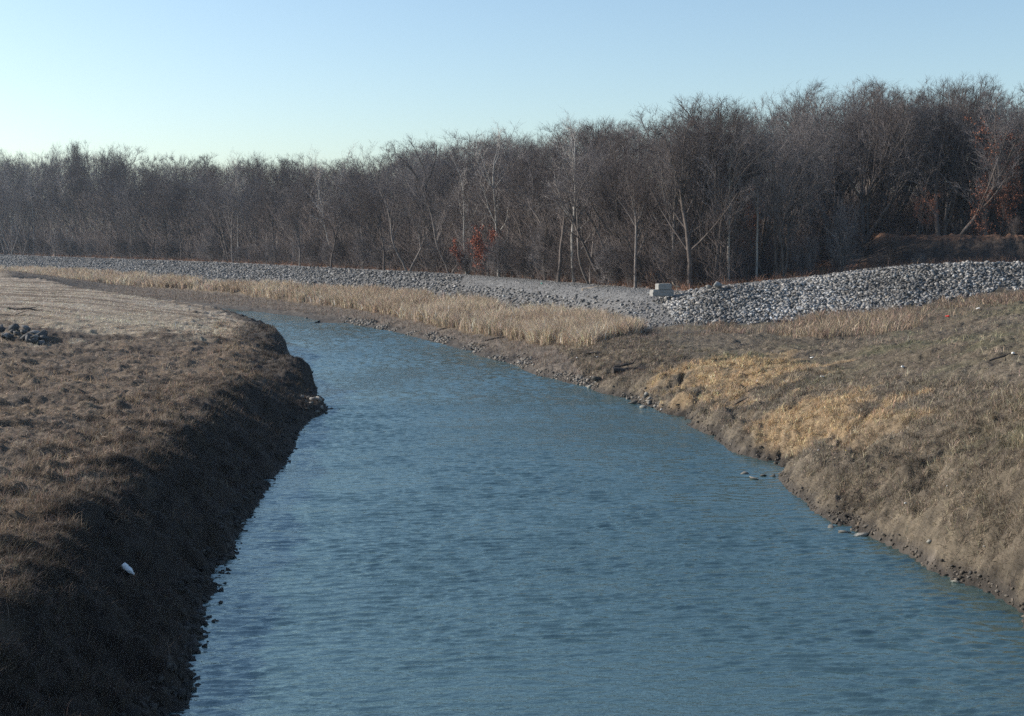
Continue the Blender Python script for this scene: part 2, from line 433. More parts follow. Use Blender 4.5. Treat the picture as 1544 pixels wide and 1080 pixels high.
# ------------------------------------------------------------------ ground and water
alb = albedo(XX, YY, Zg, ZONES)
V = np.stack([XX, YY, Zg], -1).reshape(-1, 3)
ii = (np.arange(NR - 1)[:, None] * NC + np.arange(NC - 1)[None, :]).ravel()
Q = np.stack([ii, ii + 1, ii + NC + 1, ii + NC], -1)
alb = alb * np.where((left | rf | ZONES['weeds'] | ZONES['reeds']), .62, 1.0)[..., None]      # ground under the straw darkened, for dark gaps between blades
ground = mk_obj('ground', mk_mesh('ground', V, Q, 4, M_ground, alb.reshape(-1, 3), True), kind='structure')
if ground.data.polygons[0].normal.z < 0: ground.data.flip_normals()

def water_mat():
    m, nt, b = new_mat('river_water')
    b.inputs['Base Color'].default_value = (.036, .068, .068, 1)
    b.inputs['Roughness'].default_value = .09
    b.inputs['IOR'].default_value = 2.9
    b.inputs['Specular Tint'].default_value = (.84, 1, .95, 1)
    b.inputs['Specular IOR Level'].default_value = .5
    tc = N(nt, 'ShaderNodeTexCoord')
    def layer(sx, sy, sc, det, rot=0.0, dist=.3, rgh=.55):
        mp = N(nt, 'ShaderNodeMapping'); mp.inputs['Scale'].default_value = (sx, sy, 1); mp.inputs['Rotation'].default_value = (0, 0, rot)
        nt.links.new(tc.outputs['Object'], mp.inputs['Vector'])
        nz = N(nt, 'ShaderNodeTexNoise', Scale=sc, Detail=det, Roughness=rgh, Distortion=dist)
        nt.links.new(mp.outputs[0], nz.inputs['Vector'])
        return nz.outputs['Fac']
    rip = layer(.42, 1.15, 2.0, 4, .06, .5)
    fine = layer(.8, 1.6, 5.5, 3, -.12, .3)
    swell = layer(.25, .5, .8, 2, .1)
    gust = layer(.5, 1, .10, 3, .4, .0, .6)
    def math_(op, a, b_):
        n = N(nt, 'ShaderNodeMath', operation=op)
        for k, v in enumerate((a, b_)):
            if isinstance(v, (int, float)): n.inputs[k].default_value = v
            else: nt.links.new(v, n.inputs[k])
        return n.outputs[0]
    h = math_('ADD', math_('MULTIPLY', rip, .02), math_('MULTIPLY', fine, .03))
    h = math_('ADD', h, math_('MULTIPLY', swell, .0))
    gm = N(nt, 'ShaderNodeMapRange'); gm.inputs['From Min'].default_value = .35; gm.inputs['From Max'].default_value = .62
    gm.inputs['To Min'].default_value = .35; gm.inputs['To Max'].default_value = 1.2
    nt.links.new(gust, gm.inputs['Value'])
    bp = N(nt, 'ShaderNodeBump', Distance=1.0)
    nt.links.new(gm.outputs['Result'], bp.inputs['Strength'])
    nt.links.new(h, bp.inputs['Height']); nt.links.new(bp.outputs['Normal'], b.inputs['Normal'])
    return m
RMS_SLOPE = .21
gw_ = np.random.default_rng(404)
WAVES = []
for k in range(70):
    lam = .13 * (.62 / .13) ** gw_.random() ; th_ = math.pi / 2 + gw_.normal(0, .30) + .10
    WAVES.append((lam, th_, gw_.random() * 6.283, lam ** 1.05 * (.5 + gw_.random())))
_s2 = sum((a * 2 * math.pi / l) ** 2 / 2 for l, t, p, a in WAVES); WS = RMS_SLOPE / math.sqrt(_s2)
def wave(X, Y):
    gust = .5 + .75 * sstep(.3, .7, fbm(X * .09, Y * .055, 3, 411) * .5 + .5)
    gust *= .85 + .3 * vnoise(X * .5, Y * .8, 415)
    wx = X + fbm(X * .35, Y * .35, 2, 413) * .8; wy = Y + fbm(X * .3, Y * .5, 2, 414) * .6
    h = np.zeros(X.shape)
    for l, t, p, a in WAVES:
        k = 2 * math.pi / l
        h += a * np.sin(k * (wx * math.cos(t) + wy * math.sin(t)) + p)
    return h * WS * gust
WVl, WQl, o = [], [], 0
for (xa, xb, ya, yb, dx, dy) in ((-16, 30, 20, 80, .11, .042), (-46, 14, 80, 160, .22, .12), (-430, -24, 160, 330, .5, .3)):
    nx, ny = int((xb - xa) / dx) + 1, int((yb - ya) / dy) + 2
    gx, gy = np.meshgrid(xa + np.arange(nx) * dx, ya + np.arange(ny) * dy)
    m = inpoly(gx, gy, shoreL + shoreR[::-1]) | (np.minimum(distline(gx, gy, shoreL), distline(gx, gy, shoreR)) < 2.5)
    m[0] |= False
    gz = np.zeros(gx.shape); gz[m] = wave(gx[m], gy[m])
    q = m[:-1, :-1] & m[1:, :-1] & m[:-1, 1:] & m[1:, 1:]
    idx = np.full(m.shape, -1, np.int64); idx[m] = np.arange(m.sum())
    WVl.append(np.stack([gx[m], gy[m], gz[m]], -1))
    WQl.append(np.stack([idx[:-1, :-1][q], idx[:-1, 1:][q], idx[1:, 1:][q], idx[1:, :-1][q]], -1) + o); o += int(m.sum())
water = mk_obj('river_water', mk_mesh('river_water', np.concatenate(WVl), np.concatenate(WQl), 4, water_mat(), None, True), kind='structure')

# ------------------------------------------------------------------ blades
def scatter(n, zone, power=2.0, ymax=400, tmax=.44, seed=1, extra=None, ymin=20):
    """random ground points, denser near the bridge, kept inside a zone mask"""
    g = np.random.default_rng(seed)
    out_x, out_y = [], []; have = 0
    while have < n:
        k = n * 3
        # area element is y dy dt ; density ~ y**-power
        u = g.random(k); e = 2 - power
        y = (ymin * (ymax / ymin) ** u) if abs(e) < 1e-6 else (ymin ** e + u * (ymax ** e - ymin ** e)) ** (1 / e)
        x = y * (g.random(k) * 2 - 1) * tmax
        r, c = gidx(x, y)
        m = zone[r.astype(int), c.astype(int)]
        x, y = x[m], y[m]
        if extra is not None:
            m = g.random(len(x)) < extra(x, y); x, y = x[m], y[m]
        out_x.append(x); out_y.append(y); have += len(x)
        if len(x) == 0: break
    x = np.concatenate(out_x)[:n]; y = np.concatenate(out_y)[:n]
    return x, y, g
def blades(name, x, y, g, L, W, tilt, col, mat=M_blade, plume=False, sink=.02, heading=None, **kw):
    """bent tapered ribbons: 5 vertices, a quad folded into 3 triangles"""
    n = len(x); z = hgt(x, y)
    az = g.random(n) * 2 * math.pi if heading is None else heading + g.normal(0, .6, n)
    wz = g.random(n) * math.pi
    hx, hy = np.cos(az), np.sin(az)
    t0 = tilt(g, n); t1 = np.minimum(t0 + .25 + .5 * g.random(n), 1.65)
    b = np.stack([x, y, z - sink], -1)
    d0 = np.stack([hx * np.sin(t0), hy * np.sin(t0), np.cos(t0)], -1)
    d1 = np.stack([hx * np.sin(t1), hy * np.sin(t1), np.cos(t1)], -1)
    s = np.stack([np.cos(wz), np.sin(wz), 0 * wz], -1) * (W / 2)[:, None]
    m = b + d0 * (L * .55)[:, None]; e = m + d1 * (L * .45)[:, None]
    sm = s * (1.5 if plume else .8)
    V = np.stack([b - s, b + s, m - sm, m + sm, e], 1).reshape(-1, 3)
    k = np.arange(n)[:, None] * 5
    T = np.concatenate([k + 0, k + 1, k + 3, k + 0, k + 3, k + 2, k + 2, k + 3, k + 4], 1)
    c = np.repeat(col[:, None, :], 5, 1).reshape(-1, 3)
    return mk_obj(name, mk_mesh(name, V, T, 3, mat, c), **kw)

landL = ZONES['left'] & (Zg > .25)
landR = (ZONES['rightfield'] | ZONES['weeds']) & (Zg > .22)
def jitter(g, c, n, a=.35):
    k = np.exp(g.normal(0, a, n))[:, None]
    return np.clip(c * k * (1 + g.normal(0, .06, (n, 3))), .01, .75)
# left bank grass
x, y, g = scatter(430000, landL, 2.3, 190, seed=2, extra=lambda x, y: (.25 + .75 * sstep(.8, 2.2, hgt(x, y))) * (.3 + .7 * sstep(-.25, .2, fbm(x * .7, y * 1.1, 3, 151))))
cl = np.clip(albedo(x, y, hgt(x, y)) * 1.6, 0, .6)  # blades on the slope take over its painted shade
n = len(x); LL = (.06 + .16 * g.random(n) ** 1.4) * (1 + y * .002)
blades('dry_grass', x, y, g, LL, np.maximum(.014, y * .00033) * (.6 + .9 * g.random(n)), lambda g, n: .75 + .75 * g.random(n), jitter(g, cl, n, .42),
       label='matted brown winter grass covering the left river bank', cat='grass', kind='stuff')
# right bank grass
x, y, g = scatter(430000, landR, 2.1, 130, seed=3, ymin=28)
zz_ = hgt(x, y)
cl = np.clip(albedo(x, y, zz_) * 1.3, 0, .62)
n = len(x); LL = (.05 + .15 * g.random(n) ** 1.4) * (1 + y * .002)
blades('dry_grass', x, y, g, LL, np.maximum(.014, y * .00033) * (.6 + .9 * g.random(n)), lambda g, n: .75 + .75 * g.random(n), jitter(g, cl, n, .42),
       label='short tan and olive winter grass with orange straw patches on the right bank', cat='grass', kind='stuff')
for zone_, sd_, lab_ in ((landL, 16, 'scattered taller pale dead stalks on the left bank'), (landR, 17, 'scattered taller pale dead stalks on the right bank')):
    x, y, g = scatter(9000, zone_, 1.9, 120, seed=sd_, ymin=26, extra=lambda x, y: .05 + sstep(0, .4, fbm(x * .4, y * .4, 3, 161)))
    n = len(x); cl = np.clip(albedo(x, y, hgt(x, y) + .6) * 1.9, 0, .6)
    blades('dead_stalks', x, y, g, .2 + .35 * g.random(n) ** 1.5, np.maximum(.009, y * .00028), lambda g, n: .1 + 1.0 * g.random(n), jitter(g, cl, n, .35), label=lab_, cat='grass', kind='stuff')
# ragged tussocks hanging along both bank edges
def tussocks(zone, n_t, per, seed, dmin, dmax, dist, label):
    x, y, g = scatter(n_t, zone & (dist > dmin) & (dist < dmax), 1.6, 130, seed=seed)
    nt_ = len(x); X = np.repeat(x, per) + g.normal(0, .11, nt_ * per); Y = np.repeat(y, per) + g.normal(0, .11, nt_ * per)
    size = np.repeat(.6 + .8 * g.random(nt_), per); n = nt_ * per
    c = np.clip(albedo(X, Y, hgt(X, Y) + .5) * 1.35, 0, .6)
    c = c * np.repeat(np.exp(g.normal(0, .25, nt_)), per)[:, None]
    blades('grass_tussocks', X, Y, g, (.18 + .2 * g.random(n)) * size, np.maximum(.012, Y * .00034) * (.7 + .6 * g.random(n)), lambda g, n: .15 + .95 * g.random(n),
           jitter(g, c, n, .3), label=label, cat='grass', kind='stuff')
tussocks(landL, 2600, 26, 12, .6, 6.5, dL, 'ragged brown tussocks hanging over the steep left bank')
tussocks(landR, 3000, 26, 13, .5, 9, dR, 'ragged tan tussocks along the eroded edge of the right bank')
# reeds
reedz = ZONES['reeds']
x, y, g = scatter(150000, reedz, 1.6, 400, tmax=.5, seed=4, ymin=95, extra=lambda x, y: .12 + .9 * sstep(-.35, .2, fbm(x * .22, y * .10, 3, 101)))
n = len(x)
hr = 1.25 * sstep(15, 9, x) + .45
hr *= .75 + .35 * vnoise(x * .3, y * .2, 103)
n1 = fbm(x * .15, y * .08, 3, 105) * .5 + .5
cl = lerp(C(.32, .24, .17), C(.52, .43, .325), n1)
blades('reeds', x, y, g, hr * (.5 + .7 * g.random(n)), np.maximum(.022, y * .00024) * (.7 + .6 * g.random(n)), lambda g, n: .02 + .6 * g.random(n) ** 1.5, jitter(g, cl, n, .42), plume=True,
       label='tall straw coloured reeds in a band between the river and the stone slope', cat='reeds', kind='stuff')
# weeds between the right field and the stones
wd = ZONES['weeds'] | (distline(XX, YY, field_crest) < 2.5)
x, y, g = scatter(11000, wd, 1.5, 140, seed=5, ymin=80, tmax=.5, extra=lambda x, y: .05 + sstep(.0, .5, fbm(x * .35, y * .35, 3, 111) + .45 * np.exp(-((x - 27) / 4) ** 2)))
n = len(x)
cl = lerp(C(.15, .105, .08), C(.36, .28, .20), np.clip(fbm(x * .2, y * .3, 3, 113) * .6 + .35 + .4 * np.exp(-((x - 26) / 6) ** 2), 0, 1))
blades('dry_weeds', x, y, g, (.35 + .75 * g.random(n)) * (.6 + .8 * np.exp(-((x - 26) / 6) ** 2)), np.maximum(.03, y * .0003) * (.6 + .6 * g.random(n)), lambda g, n: .05 + .6 * g.random(n), jitter(g, cl, n, .3), plume=True,
       label='tan and brown dead weeds in the ditch below the right stone slope', cat='weeds', kind='stuff')
# low dark weeds on the mud of the far shore
md = (~(ZONES['left'] | ZONES['reeds'] | ZONES['riprap'] | ZONES['road'] | ZONES['wood'])) & (Zg > .25) & (XX < 12)
x, y, g = scatter(26000, md, 1.6, 260, seed=6, ymin=85, tmax=.5)
n = len(x)
cl = lerp(C(.12, .09, .07), C(.26, .20, .15), g.random(n))
blades('mud_weeds', x, y, g, .15 + .35 * g.random(n), np.maximum(.02, y * .0003) * (.6 + .6 * g.random(n)), lambda g, n: .1 + .9 * g.random(n), jitter(g, cl, n, .3),
       label='sparse dark dead stalks on the mud strip below the reeds', cat='weeds', kind='stuff')
# leaf litter brush along the foot of the wood
wb = wood & (distline(XX, YY, road_back) < 7)
x, y, g = scatter(45000, wb, 1.3, 520, seed=8, ymin=100, tmax=.5)
n = len(x)
cl = lerp(C(.12, .075, .055), C(.26, .15, .095), g.random(n))
blades('undergrowth', x, y, g, .3 + 1.1 * g.random(n) ** 2, np.maximum(.03, y * .0003) * (.6 + .6 * g.random(n)), lambda g, n: .1 + .8 * g.random(n), jitter(g, cl, n, .35),
       label='reddish brown brush and leaf litter at the foot of the wood behind the levee', cat='undergrowth', kind='stuff')

# ------------------------------------------------------------------ stones
def ico(sub):
    import bmesh
    bm = bmesh.new(); bmesh.ops.create_icosphere(bm, subdivisions=sub, radius=1)
    V = np.array([v.co[:] for v in bm.verts]); T = np.array([[v.index for v in f.verts] for f in bm.faces]); bm.free()
    return V, T
I1V, I1T = ico(1); I2V, I2T = ico(2)
def stone_shape(g, V, cuts=7):
    V = V.copy() * (1 + g.normal(0, .04, (len(V), 1)))
    for _ in range(cuts):                        # planar cuts make angular quarried faces
        d = g.normal(0, 1, 3); d /= np.linalg.norm(d)
        k = .45 + .35 * g.random(); s = V @ d
        m = s > k; V[m] -= np.outer(s[m] - k, d)
    V *= np.array([1, .6 + .35 * g.random(), .42 + .35 * g.random()])
    return V
gs = np.random.default_rng(21)
def hull(g, npt=11):
    import bmesh
    bm = bmesh.new()
    p = g.normal(0, 1, (npt, 3)); p /= np.linalg.norm(p, axis=1)[:, None]; p *= np.array([1, .62 + .3 * g.random(), .4 + .35 * g.random()]) * (.75 + .35 * g.random((npt, 1)))
    for q in p: bm.verts.new(q)
    res = bmesh.ops.convex_hull(bm, input=bm.verts[:])
    bmesh.ops.delete(bm, geom=[v for v in bm.verts if not v.link_faces], context='VERTS')
    bmesh.ops.triangulate(bm, faces=bm.faces[:]); bmesh.ops.recalc_face_normals(bm, faces=bm.faces[:])
    bm.verts.index_update()
    V = np.array([v.co[:] for v in bm.verts]); T = np.array([[v.index for v in f.verts] for f in bm.faces]); bm.free()
    return V, T
hulls = [hull(gs) for _ in range(16)]
def rotm(g):
    q = g.normal(0, 1, 4); q /= np.linalg.norm(q); w, x, y, z = q
    return np.array([[1 - 2 * (y * y + z * z), 2 * (x * y - z * w), 2 * (x * z + y * w)], [2 * (x * y + z * w), 1 - 2 * (x * x + z * z), 2 * (y * z - x * w)], [2 * (x * z - y * w), 2 * (y * z + x * w), 1 - 2 * (x * x + y * y)]])
def rotflat(g):
    a = g.random() * 6.283; t1, t2 = g.normal(0, .38, 2)
    Rz = np.array([[math.cos(a), -math.sin(a), 0], [math.sin(a), math.cos(a), 0], [0, 0, 1]])
    Rx = np.array([[1, 0, 0], [0, math.cos(t1), -math.sin(t1)], [0, math.sin(t1), math.cos(t1)]])
    Ry = np.array([[math.cos(t2), 0, math.sin(t2)], [0, 1, 0], [-math.sin(t2), 0, math.cos(t2)]])
    return Rx @ Ry @ Rz
rots = np.array([rotflat(gs) for _ in range(200)])
def stone_mass(name, x, y, g, size, col, lift=.1, **kw):
    n = len(x); z = hgt(x, y) + size * lift
    k = g.integers(0, 16, n); r = g.integers(0, 200, n)
    Vl, Tl, Cl, o = [], [], [], 0
    for h in range(16):
        m = np.where(k == h)[0]
        if not len(m): continue
        hv, ht = hulls[h]
        v = np.einsum('nij,vj->nvi', rots[r[m]], hv) * size[m][:, None, None] + np.stack([x[m], y[m], z[m]], -1)[:, None, :]
        Vl.append(v.reshape(-1, 3)); Tl.append((ht[None] + (np.arange(len(m)) * len(hv))[:, None, None]).reshape(-1, 3) + o)
        Cl.append(np.repeat(col[m][:, None, :], len(hv), 1).reshape(-1, 3)); o += len(m) * len(hv)
    V = np.concatenate(Vl); T = np.concatenate(Tl); c = np.concatenate(Cl)
    return mk_obj(name, mk_mesh(name, V.reshape(-1, 3), T, 3, M_stone, c), **kw)
def grey(g, n, lo=.16, hi=.5, warm=.03):
    v = lo + (hi - lo) * g.random(n) ** 1.3; w = g.normal(0, warm, n)
    return np.clip(np.stack([v * (1.03 + w), v * 1.0, v * (.96 - w)], -1), .03, .8)
rz = riprap & ~((ap_ := (Zg + fbm(XX * .5, YY * .3, 3, 47) * .5 > 4.0) & (XX > -7) & (XX < 13) & (YY > 120) & (YY < 190)))
x, y, g = scatter(46000, rz, 1.15, 520, seed=31, ymin=95, tmax=.5)
n = len(x); sz = (.08 + .22 * g.random(n) ** 2.5) * np.clip(y / 130, .9, 1.5)
stone_mass('riprap', x, y, g, sz, grey(g, n, .06, .26) * np.where(x > 14, 1.15, 1.0)[:, None], label='grey broken riprap stones covering the levee slope', cat='riprap', kind='stuff')
x, y, g = scatter(20000, rz & (XX > 14), 1.0, 150, seed=32, ymin=95, tmax=.5)
n = len(x); stone_mass('riprap', x, y, g, .08 + .24 * g.random(n) ** 2.5, grey(g, n, .05, .38) * (.55 + .8 * vnoise(x * .22, y * .15, 141))[:, None], .25, label='pale broken riprap stones covering the right hand ridge', cat='riprap', kind='stuff')  # noise patches darken the stone colour, standing in for the slope's shade

stone_protos = {}
def stone_mesh(kind, k, col, sub=2):
    key = (kind, k)
    if key not in stone_protos:
        gg = np.random.default_rng(500 + k + len(kind) * 13)
        V, T_ = hull(gg, 11)
        c = np.repeat(np.array([col]), len(V), 0)
        stone_protos[key] = mk_mesh(kind, V, T_, 3, M_stone, c)
    return stone_protos[key]
def place_stone(name, kind, k, col, loc, s, label, group=None, cat='stone', flat=1.0):
    o = mk_obj(name, stone_mesh(kind, k, col), None, label, cat, group)
    o.location = loc; o.scale = (s, s, s * flat); o.rotation_euler = (random.uniform(-.35, .35), random.uniform(-.35, .35), random.uniform(0, 6.28))
    return o
x, y, g = scatter(9000, (riprap & ~rz) | (road & (XX > -20)), 1.2, 240, seed=39, ymin=110, tmax=.3)
n = len(x); stone_mass('gravel', x, y, g, .04 + .09 * g.random(n) ** 2, grey(g, n, .08, .30), .1, label='loose gravel on the road and the apron below it', cat='gravel', kind='stuff')
# the largest riprap stones one by one
x, y, g = scatter(292, rz & (YY < 160), 1.0, 160, seed=33, ymin=95, tmax=.4, extra=lambda x, y: np.where(x > 14, 1, .45))
for i in range(len(x)):
    k = i % 10
    v = (.12, .17, .22, .26, .30, .36, .40, .20, .28, .15)[k]
    place_stone('riprap_stone', 'riprap_stone', k, (v * 1.02, v, v * .95), (x[i], y[i], float(hgt(x[i], y[i])) + .12), .17 + .16 * random.random() ** 2,
                'larger pale angular stone among the riprap of the stone slope', 'large stones lying among the riprap')

# stones along the far and right shore
shz = (~ZONES['left']) & (Zg > -.05) & (Zg < .38) & (dR < 2.2) & (XX > -60)
x, y, g = scatter(1700, shz, 1.5, 170, seed=34, ymin=78, tmax=.42, extra=lambda x, y: np.where(x > 12, .25, 1.0) * sstep(-.3, .25, fbm(x * .4, y * .2, 2, 131)))
n = len(x); stone_mass('shore_stones', x, y, g, (.07 + .13 * g.random(n) ** 1.5) * np.clip(y / 110, .9, 1.8), grey(g, n, .06, .26) * C(1.06, .98, .88), .2, label='small grey stones strewn along the waterline of the far shore', cat='stones', kind='stuff')
x, y, g = scatter(60, (~ZONES['left']) & (Zg > -.02) & (Zg < .3) & (dR < 1.6) & (XX > -30), 2.0, 140, seed=35, ymin=35, tmax=.42)
for i in range(len(x)):
    k = i % 6; v = (.20, .26, .34, .22, .40, .30)[k]
    place_stone('shore_stone', 'shore_stone', k, (v * 1.03, v, v * .93), (x[i], y[i], float(hgt(x[i], y[i])) + .04), (.13 + .16 * random.random()) * max(.75, y[i] / 110),
                'grey brown stone lying at the waterline of the far curved shore', 'stones lying along the far shore', flat=.7)
# dark clods along the left waterline
lz = ZONES['left'] & (dL < .9) & (Zg < .5)
x, y, g = scatter(2300, lz | ((dL < .45) & (YY < 100)), 1.8, 110, seed=36, ymin=22, tmax=.42)
n = len(x); z_ = hgt(x, y)
sc_ = (.05 + .16 * g.random(n) ** 2)
stone_mass('bank_clods', x, y, g, sc_, np.clip(grey(g, n, .02, .065), 0, 1) * C(1.05, .95, .85), .0, label='dark mud clods and stones crumbling along the left waterline', cat='clods', kind='stuff')
def at_px(px, py, z=0): p = P(px, py, z); return p
for px, py, s, lab in ((333, 909, .12, 'dark round stone standing alone in the water by the left bank'),
                       (289, 1018, .15, 'dark pointed rock in the water at the lower end of the left bank'),
                       (500, 617, .18, 'small dark stone in the water just off the tip of the left spit'),
                       (511, 617, .09, 'tiny farthest stone in the water off the tip of the left spit'),
                       (386, 752, .2, 'dark flat rock jutting from the left bank into the water halfway along'),
                       (366, 787, .2, 'dark rock at the left waterline below the flat jutting one'),
                       (483, 601, .35, 'broad dark boulder at the water beneath the overhanging left bank')):
    p = at_px(px, py); place_stone('rock', 'rock', int(s * 40), (.07, .06, .05), (p[0], p[1], .02), s, lab, cat='rock', flat=.8)
for i, (px, py, s, v) in enumerate([(455, 612, .26, .30), (464, 609, .24, .42), (473, 613, .3, .48), (481, 612, .28, .38), (486, 616, .22, .3), (470, 618, .25, .22), (478, 620, .22, .2), (461, 617, .22, .16), (491, 617, .2, .14)]):
    p = P(px, py, .25)
    place_stone('spit_stone', 'spit_stone', i, (v * .7, v * .66, v * .58), (p[0], p[1], max(float(hgt(p[0], p[1])), 0) + .08), s, 'broken sunlit stone piled on the small spit of the left bank', 'stones piled on the left spit')
x, y, g = scatter(1100, (~ZONES['left']) & (Zg > -.03) & (Zg < .22) & (dR < 1.4), 1.8, 100, seed=38, ymin=28, tmax=.42)
n = len(x)
stone_mass('bank_clods', x, y, g, .025 + .09 * g.random(n) ** 2, np.clip(grey(g, n, .03, .13), 0, 1) * C(1.1, .95, .8), .15, label='small dark mud clods crumbling from the eroded right bank', cat='clods', kind='stuff')
x, y, g = scatter(420, (~ZONES['left']) & (Zg > .0) & (Zg < .5) & (dR < 1.5), 1.7, 95, seed=48, ymin=30, tmax=.42, extra=lambda x, y: sstep(-.1, .4, fbm(x * .5, y * .5, 2, 171)))
n = len(x)
stone_mass('bank_clods', x, y, g, .07 + .17 * g.random(n) ** 2, np.clip(grey(g, n, .05, .13), 0, 1) * C(1.15, .95, .75), -.1, label='slumped brown turf clods at the foot of the right bank', cat='clods', kind='stuff')
# flat stones at the right waterline
for i, (px, py, s, v, lab) in enumerate([
        (1122, 711, .22, .32, 'flat tan stone at the outer end of the row in the shallows'),
        (1137, 718, .30, .30, 'flat brown slab second from the outer end of the row in the shallows'),
        (1152, 714, .24, .16, 'dark stone in the middle of the row in the shallows'),
        (1166, 715, .22, .12, 'dark stone at the bank end of the row in the shallows'),
        (1253, 791, .22, .28, 'small flat slab at the foot of the right bank, left of two bigger slabs'),
        (1273, 798, .33, .34, 'flat slab at the foot of the right bank beside a tilted one'),
        (1300, 803, .42, .45, 'large pale tilted slab at the foot of the right bank'),
        (1400, 843, .22, .5, 'white flat stone at the right waterline'),
        (1441, 873, .22, .5, 'pale wedge shaped stone at the right waterline near the frame edge'),
        (903, 584, .55, .08, 'black boulder at the water on the right shore'),
        (890, 583, .35, .42, 'pale stone leaning on the black boulder at the right shore'),
        (955, 606, .45, .12, 'dark flat boulder at the right shore below the driftwood'),
        (972, 606, .38, .46, 'pale yellow block on the right shore below the driftwood'),
        (970, 613, .3, .42, 'pale slab at the water just under the yellow block')]):
    p = P(px, py, .1)
    place_stone('shore_rock', 'shore_rock', 10 + i, (v * .55, v * .52, v * .45), (p[0], p[1], max(float(hgt(p[0], p[1])), 0) + .05 * s), s, lab, cat='rock', flat=.55 if px > 1100 else .75)
# rubble in the drain on the left
gd = random.Random(5)
for i in range(30):
    px = gd.uniform(-5, 70); py = 500 + px * .2 + gd.uniform(-9, 9); p = G(px, py)
    v = gd.choice((.05, .07, .09, .12, .3, .38))
    place_stone('drain_rock', 'drain_rock', i % 8, ((.06, .06, .06), (.09, .09, .09), (.2, .19, .18), (.07, .07, .07), (.12, .12, .12), (.08, .08, .08), (.17, .16, .15), (.06, .06, .06))[i % 8], (p[0], p[1], p[2] + .15), gd.uniform(.3, .62),
                'dark rubble rock in the drain crossing the left field', 'rubble rocks in the left drain', cat='rock')
pa = P(112, 525, 2.45)
th = np.linspace(0, 2 * math.pi, 28, endpoint=False)
rr = 1 + .25 * np.sin(th * 3 + 1) + .12 * np.sin(th * 5)
PV = np.stack([pa[0] + 1.9 * rr * np.cos(th), pa[1] + 3.2 * rr * np.sin(th), np.full(28, float(hgt(pa[0], pa[1])) + .16)], -1)
M_pud = plain_mat('still_water', (.10, .11, .11), .12, 2, .9, 1.1, .1, .01, .5)
mk_obj('puddle_water', mk_mesh('puddle_water', PV, [list(range(28))], 28, M_pud), kind='structure')

# ------------------------------------------------------------------ concrete blocks, driftwood, litter
def bevel_box(name, dims, mat, bev=.04, parent=None):
    import bmesh
    bm = bmesh.new(); bmesh.ops.create_cube(bm, size=1)
    for v in bm.verts: v.co = Vector((v.co.x * dims[0], v.co.y * dims[1], v.co.z * dims[2] + dims[2] / 2))
    bmesh.ops.subdivide_edges(bm, edges=bm.edges[:], cuts=3, use_grid_fill=True)
    for v in bm.verts:
        v.co += Vector((random.gauss(0, .008), random.gauss(0, .008), random.gauss(0, .006)))
    sharp = [e for e in bm.edges if e.calc_face_angle(0) > .9]
    bmesh.ops.bevel(bm, geom=sharp, offset=bev, segments=2, affect='EDGES')
    me = bpy.data.meshes.new(name); bm.to_mesh(me); bm.free(); me.materials.append(mat)
    return me
def block(px0, px1, pyb, pyt, y, label, depth=.8):
    a = PD(px0, pyb, y); b = PD(px1, pyb, y); t = PD(px0, pyt, y)
    w = b[0] - a[0]; h = t[2] - a[2]
    o = mk_obj('concrete_block', bevel_box('concrete_block', (w, depth, h), M_conc), None, label, 'concrete block', 'concrete blocks stacked at the levee end')
    o.location = ((a[0] + b[0]) / 2, y + depth / 2, a[2]); o.rotation_euler = (0, 0, R(20))
    lug_bm = bevel_box('lifting_loop', (.05, .22, .1), M_wetwood, .01)
    lug = mk_obj('lifting_loop', lug_bm, o); lug.location = (0, 0, h - .03)
    return o, a, h
b1, a1, h1 = block(981, 1016, 447, 437.2, 124, 'long grey lower concrete block lying on the levee end')
b2, a2, h2 = block(990, 1012, 438.5, 429.5, 124.05, 'shorter concrete block stacked on top of the long one')
b2.location.z = b1.location.z + h1 + .01
# tube helper for branches
def tube(pl, rad, sides=7):
    V = []; Fq = []
    pl = [Vector(p) for p in pl]
    for i, p in enumerate(pl):
        d = (pl[min(i + 1, len(pl) - 1)] - pl[max(i - 1, 0)]).normalized()
        u = d.cross(Vector((0, 0, 1)))
        if u.length < .05: u = Vector((1, 0, 0))
        u.normalize(); w = d.cross(u)
        for k in range(sides):
            a = 2 * math.pi * k / sides
            r = rad[i] * (1 + .12 * math.sin(3 * a + i))
            V.append(p + u * math.cos(a) * r + w * math.sin(a) * r)
    for i in range(len(pl) - 1):
        for k in range(sides):
            a = i * sides + k; b = i * sides + (k + 1) % sides
            Fq.append((a, b, b + sides, a + sides))
    c0 = len(V); V.append(pl[0]); V.append(pl[-1])
    Ft = [(c0, (k + 1) % sides, k) for k in range(sides)] + [(c0 + 1, (len(pl) - 1) * sides + k, (len(pl) - 1) * sides + (k + 1) % sides) for k in range(sides)]
    return V, Fq + Ft
def tubes_obj(name, lst, mat, parent=None, **kw):
    V = []; Fs = []
    for pl, rad in lst:
        v, f = tube(pl, rad); o = len(V); V += [tuple(p) for p in v]; Fs += [tuple(i + o for i in q) for q in f]
    me = bpy.data.meshes.new(name); me.from_pydata(V, [], Fs); me.update(); me.materials.append(mat)
    return mk_obj(name, me, parent, **kw)
def wobble(a, b, n, amt, rnd):
    a, b = Vector(a), Vector(b); L = (b - a).length
    return [a.lerp(b, t / n) + Vector([rnd.gauss(0, amt * L) for _ in range(3)]) * (1 if 0 < t < n else 0) for t in range(n + 1)]
rd = random.Random(9)
g0 = G(935, 563); x0, y0, z0 = g0
log = bpy.data.objects.new('driftwood_log', None); COL.objects.link(log); log.location = g0
tag(log, 'black waterlogged driftwood log with broken limbs lying on the right bank', 'log')
W_ = 85 / 2000
tubes_obj('trunk', [(wobble((-.5, 0, .12), (1.6, .3, .25), 6, .02, rd), [.24, .22, .2, .17, .15, .13, .08])], M_wetwood, log)
